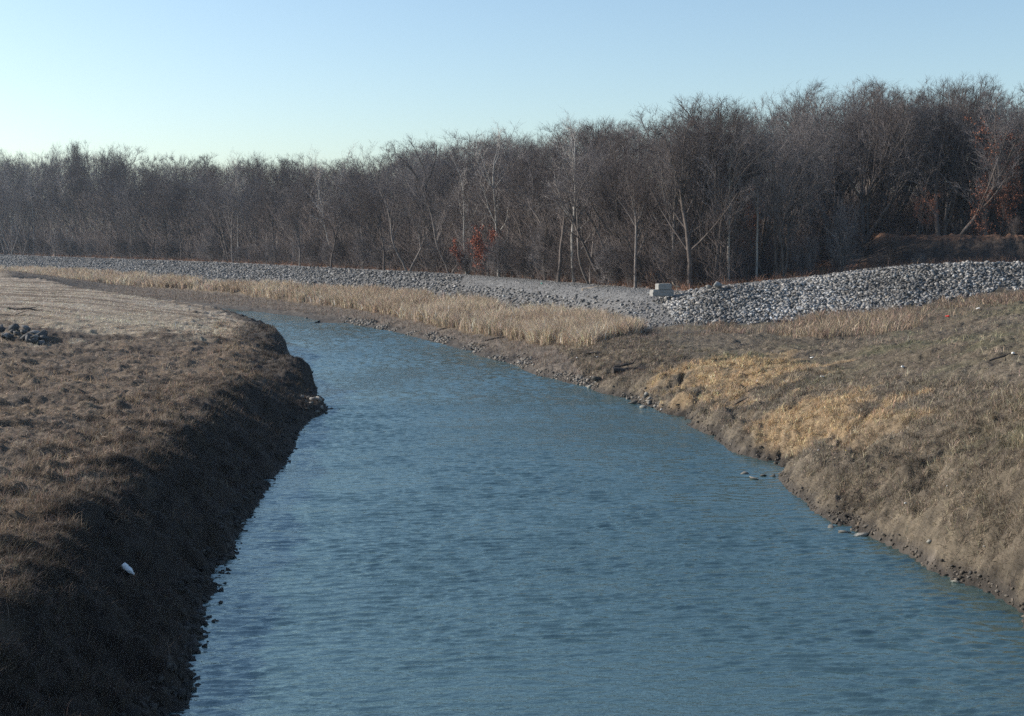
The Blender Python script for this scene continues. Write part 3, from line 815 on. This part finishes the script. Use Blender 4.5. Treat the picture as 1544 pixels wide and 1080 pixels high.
tubes_obj('limb', [(wobble((-.4, .3, .35), (1.0, .5, .62), 4, .02, rd), [.1, .09, .08, .06, .04]), (wobble((.9, .5, .6), (1.25, .5, 1.1), 3, .03, rd), [.06, .05, .04, .02])], M_wetwood, log)
tubes_obj('limb', [(wobble((1.2, .2, .2), (2.5, .0, .32), 4, .02, rd), [.15, .16, .13, .1, .05])], M_wetwood, log)
def stick(px, py, length, ang, r, mat, label, name='fallen_branch', cat='branch'):
    p = G(px, py); rr_ = random.Random(int(px * 7 + py))
    a = (p[0] - length / 2 * math.cos(ang), p[1] - length / 2 * math.sin(ang)); b = (p[0] + length / 2 * math.cos(ang), p[1] + length / 2 * math.sin(ang))
    A_ = (a[0], a[1], float(hgt(*a)) + .10); B_ = (b[0], b[1], float(hgt(*b)) + .16)
    mid = Vector(A_).lerp(Vector(B_), .6)
    return tubes_obj(name, [(wobble(A_, B_, 5, .02, rr_), [r, r * .95, r * .85, r * .7, r * .5, r * .25]),
                            (wobble(mid, mid + Vector((math.cos(ang + .6) * length * .25, math.sin(ang + .6) * length * .25, length * .08)), 3, .02, rr_), [r * .5, r * .4, r * .3, r * .1])], mat, label=label, cat=cat)
stick(38, 468, 3.6, -.2, .09, M_wetwood, 'dark fallen branch on the pale upper left field')
stick(16, 476, 4.5, -.15, .08, M_wetwood, 'longer dark stick below the fallen branch on the upper left field')
stick(895, 536, 1.2, -.4, .09, M_wetwood, 'short dark stick beside white litter below the reeds')
stick(950, 525, 1.3, .3, .05, M_wetwood, 'thin dark stick above the driftwood log')
stick(760, 509, 3.5, .1, .08, M_wetwood, 'dark stick lying on the mud below the reeds')
stick(675, 495, 1.6, -.1, .08, M_wetwood, 'short dark stick on the mud strip nearer the bend')
stick(1118, 610, .9, .3, .05, M_wetwood, 'small dark stick on the right bank between orange straw and the water')
stick(1510, 545, 1.4, .3, .05, M_wetwood, 'dark stick high on the right field by white litter')
stick(900, 433.5, 3.2, .1, .14, M_palewood, 'pale bare log at the wood edge behind the gravel road', 'fallen_log', 'log')
stick(158, 664, .8, -1.1, .02, M_palewood, 'thin pale stalk sticking up from the left bank grass', 'dead_stalk', 'stalk')
stick(112, 693, .6, -.5, .018, M_palewood, 'short pale stalk on the left bank below the longer one', 'dead_stalk', 'stalk')
# broken tan branch standing behind the blocks
pb = PD(1021, 437, 123.8)
tubes_obj('broken_branch', [(wobble((pb[0] + .15, pb[1], pb[2] - .3), (pb[0] - .5, pb[1], pb[2] + .75), 4, .03, rd), [.07, .06, .05, .05, .02]),
                            (wobble((pb[0] + .12, pb[1], pb[2] + .25), (pb[0] - .25, pb[1] + .1, pb[2] + .45), 3, .03, rd), [.05, .04, .03, .02])], M_palewood, label='snapped tan branch leaning beside the concrete blocks', cat='branch')
pb = G(1081, 438)
place_stone('boulder', 'boulder', 1, (.27, .27, .26), (pb[0], pb[1], pb[2] + .55), .72, 'big pale boulder perched on the ridge crest right of the concrete blocks', cat='boulder', flat=.75)
place_stone('boulder', 'boulder', 2, (.25, .24, .22), (pb[0] - .75, pb[1] - .2, pb[2] + .3), .42, 'smaller boulder leaning against the big one on the ridge crest', cat='boulder', flat=.9)

def crumple(name, px, py, s, mat, label, cat='litter', long=1.0):
    s *= .72; p = G(px, py); gg = np.random.default_rng(int(px + py))
    V = I2V * (1 + gg.normal(0, .22, (len(I2V), 1))) * np.array([s * long, s * .8, s * .6])
    o = mk_obj(name, mk_mesh(name, V, I2T, 3, mat), None, label, cat)
    o.location = (p[0], p[1], p[2] + s * .9); o.rotation_euler = (0, .2, gg.random() * 3)
    return o
crumple('paper_scrap', 1224, 541, .10, M_litter, 'white scrap on the upper edge of the larger orange straw patch', long=1.6)
crumple('paper_scrap', 1240, 570, .09, M_litter, 'white scrap between the two orange straw patches', long=1.8)
crumple('plastic_bag', 1361, 556, .13, M_litter, 'crumpled white bag in the middle of the right field', long=1.6)
crumple('plastic_bag', 1527, 536, .12, M_litter, 'crumpled white bag high at the frame edge of the right field')
crumple('paper_scrap', 1475, 467, .14, M_litter, 'white scrap at the weedy crest of the right field', long=1.7)
crumple('drink_can', 1429, 479, .15, M_redlit, 'red litter at the weedy crest of the right field', long=1.6)
crumple('paper_scrap', 1234, 680, .05, M_litter, 'tiny white scrap on the brown bank edge beside a yellow one')
crumple('paper_scrap', 1276, 681, .05, M_yellit, 'tiny yellow scrap on the brown bank edge')
crumple('paper_scrap', 1366, 761, .06, M_litter, 'white scrap above the eroded right bank near the slabs', long=1.8)
crumple('paper_scrap', 1484, 826, .05, M_litter, 'white scrap on the lower right bank grass')
crumple('paper_scrap', 1428, 735, .05, M_litter, 'pale blue white scrap on the lower right field', long=1.6)
crumple('paper_scrap', 900, 541, .11, M_litter, 'white scrap beside a short dark stick below the reeds', long=1.5)
crumple('paper_scrap', 870, 542, .09, M_litter, 'smaller white scrap under the end of the reed band', long=1.5)
crumple('paper_scrap', 997, 619, .09, M_litter, 'white scrap right at the waterline of the right shore')
crumple('paper_scrap', 817, 429, .18, M_green, 'green litter at the wood edge behind the gravel road')
# white plastic bottle on the dark bank
bp_ = G(194, 866)
bot = bpy.data.objects.new('plastic_bottle', None); COL.objects.link(bot)
bot.location = (bp_[0], bp_[1], bp_[2] + .16)
tag(bot, 'crumpled white plastic bottle lying on the dark left bank', 'bottle')
prof = [(0, .0), (.09, .005), (.105, .03), (.105, .16), (.09, .2), (.1, .24), (.1, .38), (.075, .44), (.035, .49), (.032, .53)]
def lathe(name, prof, mat, parent, seg=16, dent=0.0):
    V = [(r * (1 + dent * math.sin(3 * a + h * 20)) * math.cos(a), r * (1 - dent * math.cos(2 * a + h * 9)) * math.sin(a), h) for r, h in prof for a in [2 * math.pi * k / seg for k in range(seg)]]
    Fs = [(i * seg + k, i * seg + (k + 1) % seg, (i + 1) * seg + (k + 1) % seg, (i + 1) * seg + k) for i in range(len(prof) - 1) for k in range(seg)]
    me = bpy.data.meshes.new(name); me.from_pydata(V, [], Fs); me.update(); me.materials.append(mat)
    return mk_obj(name, me, parent)
lathe('body', prof, M_white, bot, dent=.12)
lathe('cap', [(0, .528), (.042, .53), (.042, .565), (0, .567)], M_litter, bot)
dirb = Vector((.5, -.25, -.32)).normalized()
bot.rotation_euler = dirb.to_track_quat('Z', 'Y').to_euler()
bot.scale = (.72, .72, .72); bot.location = Vector(bot.location) - dirb * .2 - Vector((0, 0, .04))

# ------------------------------------------------------------------ trees
def grow(seed, H=20, trunk_r=.3, forks=1, spread=.9, first=.3, tl=.66, nlimb=10, nbr=8, ntw=9, nfine=5, lean=(0, 0), crook=.06, up=.32, limb_l=.42, fine_l=.9, dome=None):
    g = random.Random(seed)
    segs = []          # p0,p1,r0,r1,level
    def at(br, f): return br[min(int(f * len(br)), len(br) - 1)]
    def branch(p, d, L, r, lvl, n):
        out = []
        for i in range(n):
            j = crook * (1 + lvl * .4)
            d = (d + Vector((g.gauss(0, j), g.gauss(0, j), g.gauss(0, j * .7) + (up * .22 if lvl > 0 else .03)))).normalized()
            q = p + d * (L / n)
            if dome and lvl >= 1 and out and (math.hypot(q.x, q.y) / (dome[0] * H)) ** 2 + ((q.z - dome[2] * H) / (dome[1] * H)) ** 2 > 1 + g.uniform(-.08, .10): break
            r1 = r * (1 - .72 / n) if lvl == 0 else r * (1 - .9 / n)
            if i == n - 1 and lvl >= 2: r1 = r * .35
            segs.append((p, q, r, r1, lvl)); out.append((q, d.copy(), r1)); p = q; r = r1
        return out
    def side(d, ang):
        u = d.cross(Vector((g.gauss(0, 1), g.gauss(0, 1), g.gauss(0, 1))))
        u.normalize()
        return (d * math.cos(ang) + u * math.sin(ang)).normalized()
    stems = []
    base = Vector((0, 0, -.5))
    for f in range(forks):
        d = Vector((lean[0] + (g.gauss(0, .12) if forks > 1 else 0), lean[1], 1))
        if forks > 1: d += Vector((math.cos(f * 2.4 + seed) * .38, math.sin(f * 2.4 + seed) * .3, 0))
        d.normalize()
        stems.append((branch(base, d, H * tl, trunk_r * (1 if forks == 1 else .75), 0, 10)))
    for st in stems:
        m = len(st)
        for k in range(nlimb):
            t = first + (1 - first) * (k + g.random()) / nlimb
            q, d, r = st[min(int(t * m), m - 1)]
            ang = (1.0 - .62 * t) * spread + g.gauss(0, .12)
            dl = side(Vector((d.x, d.y, d.z)), ang)
            if dl.z < -.05: dl.z = abs(dl.z)
            Ll = H * limb_l * (1.0 - .25 * t) * g.uniform(.75, 1.15)
            br = branch(q, dl, Ll, min(r * .62, trunk_r * .42), 1, 5)
            for a in range(nbr):
                tb = .2 + .8 * (a + g.random()) / nbr
                q2, d2, r2 = at(br, tb)
                b2_ = branch(q2 - d2 * g.random() * Ll / 5, side(d2, g.uniform(.45, .95)), Ll * .48 * g.uniform(.6, 1.1), max(r2 * .55, .03), 2, 3)
                for c in range(ntw):
                    q3, d3, r3 = at(b2_, .1 + .9 * (c + g.random()) / ntw)
                    b3 = branch(q3 - d3 * g.random() * .6, side(d3, g.uniform(.4, .95)), g.uniform(.9, 1.7) * fine_l * H / 20, .015, 3, 2)
                    for e in range(nfine):
                        q4, d4, r4 = b3[g.randrange(len(b3))]
                        branch(q4 - d4 * g.random() * .5, side(d4, g.uniform(.3, .9)), g.uniform(.5, 1.0) * fine_l * H / 20, .010, 4, 1)
    return segs
def seg_mesh(name, segs, sides, mat):
    if not segs: return None
    P0 = np.array([s[0][:] for s in segs]); P1 = np.array([s[1][:] for s in segs]); r0 = np.array([s[2] for s in segs]); r1 = np.array([s[3] for s in segs])
    d = P1 - P0; d /= np.linalg.norm(d, axis=1)[:, None] + 1e-9
    ref = np.where(np.abs(d[:, 2:3]) > .9, np.array([[1., 0, 0]]), np.array([[0, 0, 1.]]))
    u = np.cross(d, ref); u /= np.linalg.norm(u, axis=1)[:, None] + 1e-9
    w = np.cross(d, u)
    P0 = P0 - d * (r0 * .6)[:, None] * (1 if sides > 3 else 0)
    a = np.arange(sides) * 2 * math.pi / sides
    ring = u[:, None, :] * np.cos(a)[None, :, None] + w[:, None, :] * np.sin(a)[None, :, None]
    n = len(segs)
    if sides == 3:
        V = np.concatenate([P0[:, None] + ring * r0[:, None, None], P1[:, None] + ring * (r1 * .7)[:, None, None]], 1).reshape(-1, 3)
    else:
        V = np.concatenate([P0[:, None] + ring * r0[:, None, None], P1[:, None] + ring * r1[:, None, None]], 1).reshape(-1, 3)
    k = np.arange(sides); k2 = (k + 1) % sides
    q = np.stack([k, k2, k2 + sides, k + sides], -1)
    Fq = (q[None] + (np.arange(n) * 2 * sides)[:, None, None]).reshape(-1, 4)
    return mk_mesh(name, V, Fq, 4, mat, None, sides > 3)
def make_tree(seed, trunk_m, twig_m, bough_m=None, **kw):
    S = grow(seed, **kw)
    big = [s for s in S if s[4] <= 1]; mid = [s for s in S if s[4] == 2]; fine = [s for s in S if s[4] >= 3]
    t = seg_mesh('trunk', big, 7, trunk_m)
    c = seg_mesh('crown', mid + fine, 3, twig_m)
    top = max(s[1].z for s in S)
    return t, c, top
PT = {}
for i, kw in enumerate([dict(H=20, nlimb=13, spread=.8), dict(H=20, nlimb=12, spread=1.0, first=.38), dict(H=20, forks=2, nlimb=8, spread=.8, first=.3),
                        dict(H=20, nlimb=14, spread=.6, first=.35, limb_l=.36), dict(H=20, forks=3, nlimb=6, spread=.7, first=.3), dict(H=20, nlimb=12, spread=.9, crook=.09, lean=(.12, 0)),
                        dict(H=20, nlimb=15, spread=.75, first=.5, limb_l=.38), dict(H=20, forks=2, nlimb=8, spread=.9, crook=.09, first=.25)]):
    kw['dome'] = [(.34, .36, .66), (.40, .38, .64), (.42, .36, .66), (.28, .40, .62), (.46, .36, .66), (.36, .36, .64), (.30, .30, .72), (.44, .38, .64)][i]; kw['limb_l'] = .5; kw['nbr'] = 8; kw['ntw'] = 8; kw['nfine'] = 4
    tm = (M_bark, M_bark_grey)[i % 2]; wm = (M_twig, M_twig_grey, M_twig)[i % 3]
    PT['oak%d' % i] = make_tree(100 + i, tm, wm, **kw)
PT['pale0'] = make_tree(201, M_bark_pale, M_twig_pale, tl=.85, limb_l=.34, H=20, nlimb=10, nbr=6, ntw=5, nfine=3, spread=.95, first=.3, crook=.10, trunk_r=.3)
PT['pale1'] = make_tree(202, M_bark_pale, M_twig_pale, tl=.85, limb_l=.34, H=20, forks=2, nlimb=6, nbr=6, ntw=5, nfine=3, spread=.8, first=.35, crook=.09, trunk_r=.28)
PT['pale2'] = make_tree(203, M_bark_pale, M_twig_pale, tl=.85, limb_l=.34, H=20, nlimb=11, nbr=5, ntw=5, nfine=3, spread=.55, first=.45, crook=.05, trunk_r=.2)
PT['halfpale'] = make_tree(204, M_bark_pale, M_twig, tl=.85, limb_l=.34, H=20, nlimb=13, spread=.75, first=.5, crook=.05, trunk_r=.25)
PT['lean'] = make_tree(205, M_bark, M_twig, tl=.85, limb_l=.34, H=20, nlimb=9, nbr=5, ntw=4, spread=.9, first=.5, lean=(-.62, 0), crook=.05, trunk_r=.36)
PT['fork'] = make_tree(206, M_bark, M_twig_grey, H=20, dome=(.46, .38, .64), limb_l=.5, forks=2, nlimb=9, spread=.7, first=.35, crook=.07, trunk_r=.42)
PT['gnarl'] = make_tree(207, M_bark, M_twig_grey, H=20, dome=(.40, .37, .64), limb_l=.5, nlimb=9, nbr=6, ntw=5, spread=1.0, first=.35, crook=.13, trunk_r=.42)
# shrubs: many thin stems, 5 m tall
for i in range(5):
    PT['shrub%d' % i] = make_tree(300 + i, M_bark_grey, (M_twig, M_twig_grey, M_twig_grey, M_twig, M_twig)[i], H=5, forks=6, trunk_r=.05, nlimb=6, nbr=5, ntw=4, nfine=3, spread=.75, first=.12, limb_l=.5, fine_l=2.2)
def make_leafy(seed, mat, H, n, spreadr, rr=.13):
    g = np.random.default_rng(seed)
    S = grow(seed, H=H, forks=2, trunk_r=.1, nlimb=7, nbr=5, ntw=3, nfine=1, spread=.7, first=.2, limb_l=.38, fine_l=1.2)
    tips = np.array([s[1][:] for s in S if s[4] >= 2])
    c = tips[g.integers(0, len(tips), n)] + g.normal(0, .18, (n, 3))
    u = g.normal(0, 1, (n, 3)); u /= np.linalg.norm(u, axis=1)[:, None]; v = np.cross(u, g.normal(0, 1, (n, 3))); v /= np.linalg.norm(v, axis=1)[:, None]
    r = (rr * (.6 + .7 * g.random(n)))[:, None]
    V = np.stack([c - u * r, c + v * r * .6, c + u * r, c - v * r * .6], 1).reshape(-1, 3)
    leaves = mk_mesh('leaves', V, np.arange(n * 4), 4, mat)
    return seg_mesh('trunk', [s for s in S if s[4] <= 1], 5, M_bark), seg_mesh('crown', [s for s in S if s[4] > 1], 3, M_twig), max(s[1].z for s in S), leaves
PT['redbush'] = make_leafy(401, M_red, 6, 2200, 1, .105)
PT['tanleaf'] = make_leafy(402, M_orange, 14, 2200, 1, .12)
PT['redtree'] = make_leafy(403, M_orange, 20, 5500, 1, .13)

def place_tree(kind, x, y, height, name, label, cat, group=None, wide=1.0, rot=None):
    T = PT[kind]
    r = bpy.data.objects.new(name, None); COL.objects.link(r)
    z = float(hgt(x, y))
    s = height / T[2]
    r.location = (x, y, z - .15); r.scale = (s * wide, s * wide, s)
    r.rotation_euler = (0, 0, random.uniform(0, 6.28) if rot is None else rot)
    r['label'] = label; r['category'] = cat
    if group: r['group'] = group
    a = mk_obj('trunk', T[0], r); b = mk_obj('crown', T[1], r)
    if len(T) > 3: mk_obj('leaves', T[3], r)
    return r
SKY = [(-300, 235), (0, 232), (40, 228), (80, 235), (100, 222), (130, 215), (160, 218), (190, 232), (230, 238), (270, 232), (300, 236), (340, 240), (360, 230), (400, 241), (450, 238), (480, 235),
       (530, 246), (570, 242), (600, 222), (630, 212), (660, 212), (690, 205), (720, 192), (765, 190), (790, 205), (820, 202), (850, 178), (880, 176), (920, 184), (960, 170), (1000, 167), (1040, 150), (1080, 143),
       (1110, 152), (1150, 156), (1170, 142), (1195, 132), (1220, 117), (1250, 124), (1280, 119), (1310, 118), (1340, 127), (1365, 125), (1390, 115), (1430, 116), (1450, 132), (1480, 130), (1544, 132), (1900, 130)]
skx, sky_ = np.array([s[0] for s in SKY]), np.array([s[1] for s in SKY])
# depth of the levee crest as a function of the pixel column
tl_px = np.array([772 + F * p[0] / p[1] for p in top_line]); tl_y = np.array([p[1] for p in top_line])
o_ = np.argsort(tl_px); tl_px, tl_y = tl_px[o_], tl_y[o_]
def crest_y(px): return float(np.interp(px, tl_px, tl_y))
def ground_at(px, y): x = (px - 772) / F * y; return x, y
def top_h(px, y, py):
    x = (px - 772) / F * y
    return PD(px, py, y)[2] - float(hgt(x, y))
# trees one can tell apart
special = [
    ('pale0', 752, 8, 172, 'pale_tree', 'tall white barked tree with crooked arms behind the red leaved bushes', 1.0),
    ('pale1', 704, 7, 205, 'pale_tree', 'white barked tree with a low left arm, left of the tallest white one', .9),
    ('pale0', 866, 9, 156, 'pale_tree', 'broad white limbed tree with a spiky top above the leaning dark trunk', 1.05),
    ('pale1', 508, 16, 209, 'pale_tree', 'pale open topped tree standing above the skyline left of the dark crooked one', .9),
    ('pale2', 362, 8, 219, 'pale_tree', 'slim white trunked tree poking above the left skyline', .8),
    ('pale2', 480, 22, 214, 'pale_tree', 'thin pale tree with a ragged top beside the open topped one', .7),
    ('pale1', 108, 12, 236, 'pale_tree', 'pale forked tree in the far left wood below the rounded dark crown', .9),
    ('pale2', 52, 8, 240, 'pale_tree', 'slender pale tree leaning in the far left wood', .7),
    ('pale2', 20, 8, 238, 'pale_tree', 'leftmost slender pale tree of the far left wood', .7),
    ('halfpale', 1098, 9, 150, 'pale_trunk_tree', 'tall straight tree with a white lower trunk near the boulders', .8),
    ('halfpale', 1140, 9, 160, 'pale_trunk_tree', 'slender tree with a long white lower trunk, right of the other white trunk', .75),
    ('lean', 918, 9, 262, 'leaning_tree', 'dark bare trunk leaning steeply to the left in the middle of the wood', 1.0),
    ('lean', 985, 9, 320, 'leaning_tree', 'shorter dark trunk leaning left above the concrete blocks', 1.0),
    ('gnarl', 635, 12, 200, 'gnarled_tree', 'dark gnarled tree rising above the skyline in the centre left', .9),
    ('gnarl', 590, 11, 232, 'gnarled_tree', 'dark crooked tree bending left at the dip of the skyline', 1.1),
    ('fork', 1415, 24, 118, 'forked_tree', 'big dark tree forking low into a wide V on the terrace', 1.1),
    ('fork', 1300, 25, 120, 'forked_tree', 'dark forked tree left of the wide V tree on the terrace', 1.0),
    ('fork', 1335, 31, 130, 'forked_tree', 'slimmer forked tree between the two dark forked ones', .8),
    ('gnarl', 1235, 34, 116, 'round_crowned_tree', 'tall tree with a rounded twiggy crown standing highest on the ridge', 1.1),
    ('gnarl', 1075, 24, 143, 'round_crowned_tree', 'round crowned tree behind the two white lower trunks', 1.1),
    ('oak7', 135, 22, 215, 'round_crowned_tree', 'dark dome crowned tree highest on the far left skyline', 1.5),
]
for kind, px, off, py, name, lab, wd_ in special:
    y = crest_y(px) + off * (1.6 if px < 500 else 1.0) + 4
    x, _ = ground_at(px, y)
    rot = {'lean': 0.0, 'pale0': .4 * (px % 7), 'fork': .3}.get(kind, px * .37)
    place_tree(kind, x, y, top_h(px, y, py), name, lab, 'tree', None, wd_, rot)
for px, off, py, w in ((703, 2.5, 360, .75), (741, 2.5, 340, .8)):
    y = crest_y(px) + off + 7; x, _ = ground_at(px, y)
    place_tree('redbush', x, y, top_h(px, y, py), 'red_bush', 'smaller red leaved bush at the edge of the wood' if px < 720 else 'taller red leaved bush under the white barked tree', 'bush', None, w)
place_tree('redtree', *ground_at(1540, crest_y(1540) + 32), top_h(1540, crest_y(1540) + 32, 160), 'russet_tree', 'tree with russet leaves at the right end of the wood', 'tree', None, 1.0)
place_tree('tanleaf', *ground_at(1392, crest_y(1392) + 20), top_h(1392, crest_y(1392) + 20, 276), 'tan_leaved_tree', 'small tree keeping tan leaves beside the wide V tree', 'tree', None, .8)
place_tree('tanleaf', *ground_at(1125, crest_y(1125) + 20), top_h(1125, crest_y(1125) + 20, 252), 'tan_leaved_tree', 'small tree keeping tan leaves between the two white lower trunks', 'tree', None, .7)
place_tree('tanleaf', *ground_at(1490, crest_y(1490) + 26), top_h(1490, crest_y(1490) + 26, 240), 'tan_leaved_tree', 'small tree keeping tan leaves beside the russet tree', 'tree', None, .8)
for px, w in ((1268, 1.5), (1215, 1.2)):
    y = crest_y(px) + 12; x, _ = ground_at(px, y)
    place_tree('shrub2', x, y, top_h(px, y, 268 if px > 1240 else 330), 'grey_shrub', 'large pale grey twiggy shrub in front of the terrace' if px > 1240 else 'smaller pale grey twiggy shrub left of the large one', 'shrub', None, .6)
# rows of the wood
gw = random.Random(77)
cnt = 0
rows = [(9, .95, 92, 38), (20, 1.05, 70, 16), (36, 1.25, 46, 4), (60, 1.35, 30, 0)]
oaks = ['oak%d' % i for i in range(8)]
for off, wrow, n_, drop in rows:
    # equal steps along the levee crest line as seen, weighted by distance
    pxs = np.linspace(-130, 1680, 600); w = np.array([crest_y(p) for p in pxs]) ** .55; cw = np.cumsum(w); cw /= cw[-1]
    for k in range(n_):
        px = float(np.interp((k + gw.uniform(.1, .9)) / n_, cw, pxs))
        y = crest_y(px) + 4 + off * gw.uniform(.75, 1.3) * (1.5 if px < 500 else 1.0) + (20 if px > 1190 else 0)
        if off == 9 and any(abs(px - q[1]) < 15 for q in special): px += 22 * (1 if gw.random() < .5 else -1)
        x, _ = ground_at(px, y)
        py = float(np.interp(px, skx, sky_)) + max(-14, drop - 12 + gw.uniform(-.5, 1.0) * (28 if drop > 5 else 14) * (1.4 if px > 900 else .8)) - (17 if px > 1100 else 0) + (34 if px > 1100 and off > 30 else 0)
        h = top_h(px, y, py)
        if h < 5: continue
        kind = gw.choice(oaks)
        place_tree(kind, x, y, h, 'bare_tree', 'bare grey brown tree in the dense winter wood behind the levee', 'tree', 'bare trees of the wood behind the levee', wrow * gw.uniform(.85, 1.25) * (18 / h if h > 24 else 1))
        cnt += 1
# shrubs along the wood edge
for k in range(150):
    pxs = np.linspace(-80, 1640, 400); w = np.array([crest_y(p) for p in pxs]) ** .5; cw = np.cumsum(w); cw /= cw[-1]
    px = float(np.interp((k + gw.uniform(.1, .9)) / 150, cw, pxs))
    if px > 1150 and gw.random() < .7: continue
    y = crest_y(px) + gw.uniform(8, 20) * (1.4 if px < 500 else 1); x, _ = ground_at(px, y)
    h = gw.uniform(3.5, 9.0) if px < 1100 else gw.uniform(2, 5)
    place_tree('shrub%d' % gw.randrange(5), x, y, h, 'bare_shrub', 'bare twiggy shrub in the thicket along the foot of the wood', 'shrub', 'shrubs along the foot of the wood', gw.uniform(.7, 1.0))
# the depth of the wood, where single trees can no longer be told apart
def twig_mass(name, n, offr, hfac, seed, label, mat, ang=.7, pxr=(-250, 1800), lenr=(1.2, 3.2), rad=.03, power=1.0, lowright=.5):
    g = np.random.default_rng(seed)
    px = g.uniform(*pxr, n); cy = np.interp(px, tl_px, tl_y)
    y = cy + 4 + g.uniform(*offr, n) * np.where(px < 500, 1.5, 1) + np.interp(px, [1120, 1240], [0, 20]); x = (px - 772) / F * y
    zg = hgt(x, y)
    topy = np.interp(px, skx, sky_) + 16
    ztop = CAMZ + (HOR - topy) / F * y
    z = zg + (ztop - zg) * hfac * np.interp(px, [950, 1150], [1, lowright]) * g.random(n) ** power
    d = np.stack([g.normal(0, ang, n), g.normal(0, ang, n), np.abs(g.normal(.8, .35, n))], -1); d /= np.linalg.norm(d, axis=1)[:, None]
    L = g.uniform(*lenr, n)[:, None] * (y / 200)[:, None] ** .5
    p0 = np.stack([x, y, z], -1); p1 = p0 + d * L
    r = rad * (.6 + .8 * g.random(n)) * (y / 200) ** .7
    u = np.cross(d, np.array([[0, 1., 0]])); u /= np.linalg.norm(u, axis=1)[:, None] + 1e-9; w_ = np.cross(d, u)
    V = np.stack([p0 + u * r[:, None], p0 - u * r[:, None] * .5 + w_ * r[:, None] * .8, p0 - u * r[:, None] * .5 - w_ * r[:, None] * .8, p1], 1).reshape(-1, 3)
    k = np.arange(n)[:, None] * 4
    T_ = np.concatenate([k, k + 1, k + 3, k + 1, k + 2, k + 3, k + 2, k, k + 3], 1)
    return mk_obj(name, mk_mesh(name, V, T_, 3, mat), label=label, cat='thicket', kind='stuff')
twig_mass('distant_wood', 230000, (45, 120), .95, 61, 'dark mass of trees deeper in the wood behind the single bare ones', M_twig, rad=.024, power=1.3)
twig_mass('thicket', 220000, (6, 45), .6, 62, 'tangled bare undergrowth between the trunks of the wood', M_twig, rad=.019, power=1.3, lowright=.45)

# ------------------------------------------------------------------ haze
haze = True
if haze:
    import bmesh
    bm = bmesh.new(); bmesh.ops.create_cube(bm, size=1)
    me = bpy.data.meshes.new('haze')
    for v in bm.verts:
        v.co = Vector((v.co.x * 4000, v.co.y * 3400 + 1300, 0)) + Vector((0, 0, 60 if v.co.z > 0 else -4))
    bm.to_mesh(me); bm.free()
    hm = bpy.data.materials.new('haze'); hm.use_nodes = True; nt = hm.node_tree; nt.nodes.clear()
    out = nt.nodes.new('ShaderNodeOutputMaterial'); vol = nt.nodes.new('ShaderNodeVolumePrincipled')
    vol.inputs['Color'].default_value = (.58, .78, 1, 1); vol.inputs['Density'].default_value = .0001; vol.inputs['Anisotropy'].default_value = .2
    nt.links.new(vol.outputs[0], out.inputs['Volume']); me.materials.append(hm)
    mk_obj('haze', me, label='thin bluish air over the river valley', cat='haze', kind='stuff')

# ------------------------------------------------------------------ light
SUN_EL, SUN_AZ = 27.0, -74.0        # azimuth measured from +Y towards +X
se, sa = R(SUN_EL), R(SUN_AZ)
sdir = Vector((math.sin(sa) * math.cos(se), math.cos(sa) * math.cos(se), math.sin(se)))
sl = bpy.data.lights.new('sun', 'SUN'); sl.energy = 5.0; sl.angle = R(.5); sl.color = (1, .93, .84)
so = bpy.data.objects.new('sun', sl); COL.objects.link(so); so.rotation_euler = sdir.to_track_quat('Z', 'Y').to_euler(); so.location = (-60, 0, 60)
w = bpy.data.worlds.new('World'); scene.world = w; w.use_nodes = True
nt = w.node_tree; bg = nt.nodes['Background']
st = nt.nodes.new('ShaderNodeTexSky'); st.sky_type = 'NISHITA'; st.sun_disc = False; st.sun_elevation = se; st.sun_rotation = sa
st.air_density = 1.0; st.dust_density = .9; st.ozone_density = 1.4
tn = nt.nodes.new('ShaderNodeVectorMath'); tn.operation = 'MULTIPLY'; tn.inputs[1].default_value = (.925, .985, 1.01)
nt.links.new(st.outputs[0], tn.inputs[0]); nt.links.new(tn.outputs[0], bg.inputs['Color']); bg.inputs['Strength'].default_value = .124
vs_ = scene.view_settings
vs_.view_transform = 'Standard'; vs_.look = 'None'; vs_.exposure = .45; vs_.gamma = 1
scene.render.engine = 'CYCLES'
cy_ = scene.cycles
cy_.use_denoising = False
cy_.max_bounces = 5; cy_.diffuse_bounces = 2; cy_.glossy_bounces = 3; cy_.transmission_bounces = 2; cy_.volume_bounces = 0; cy_.transparent_max_bounces = 4
cy_.sample_clamp_indirect = 1.6
cy_.sample_clamp_direct = 12
print('trees', cnt, 'pts', len(pts))
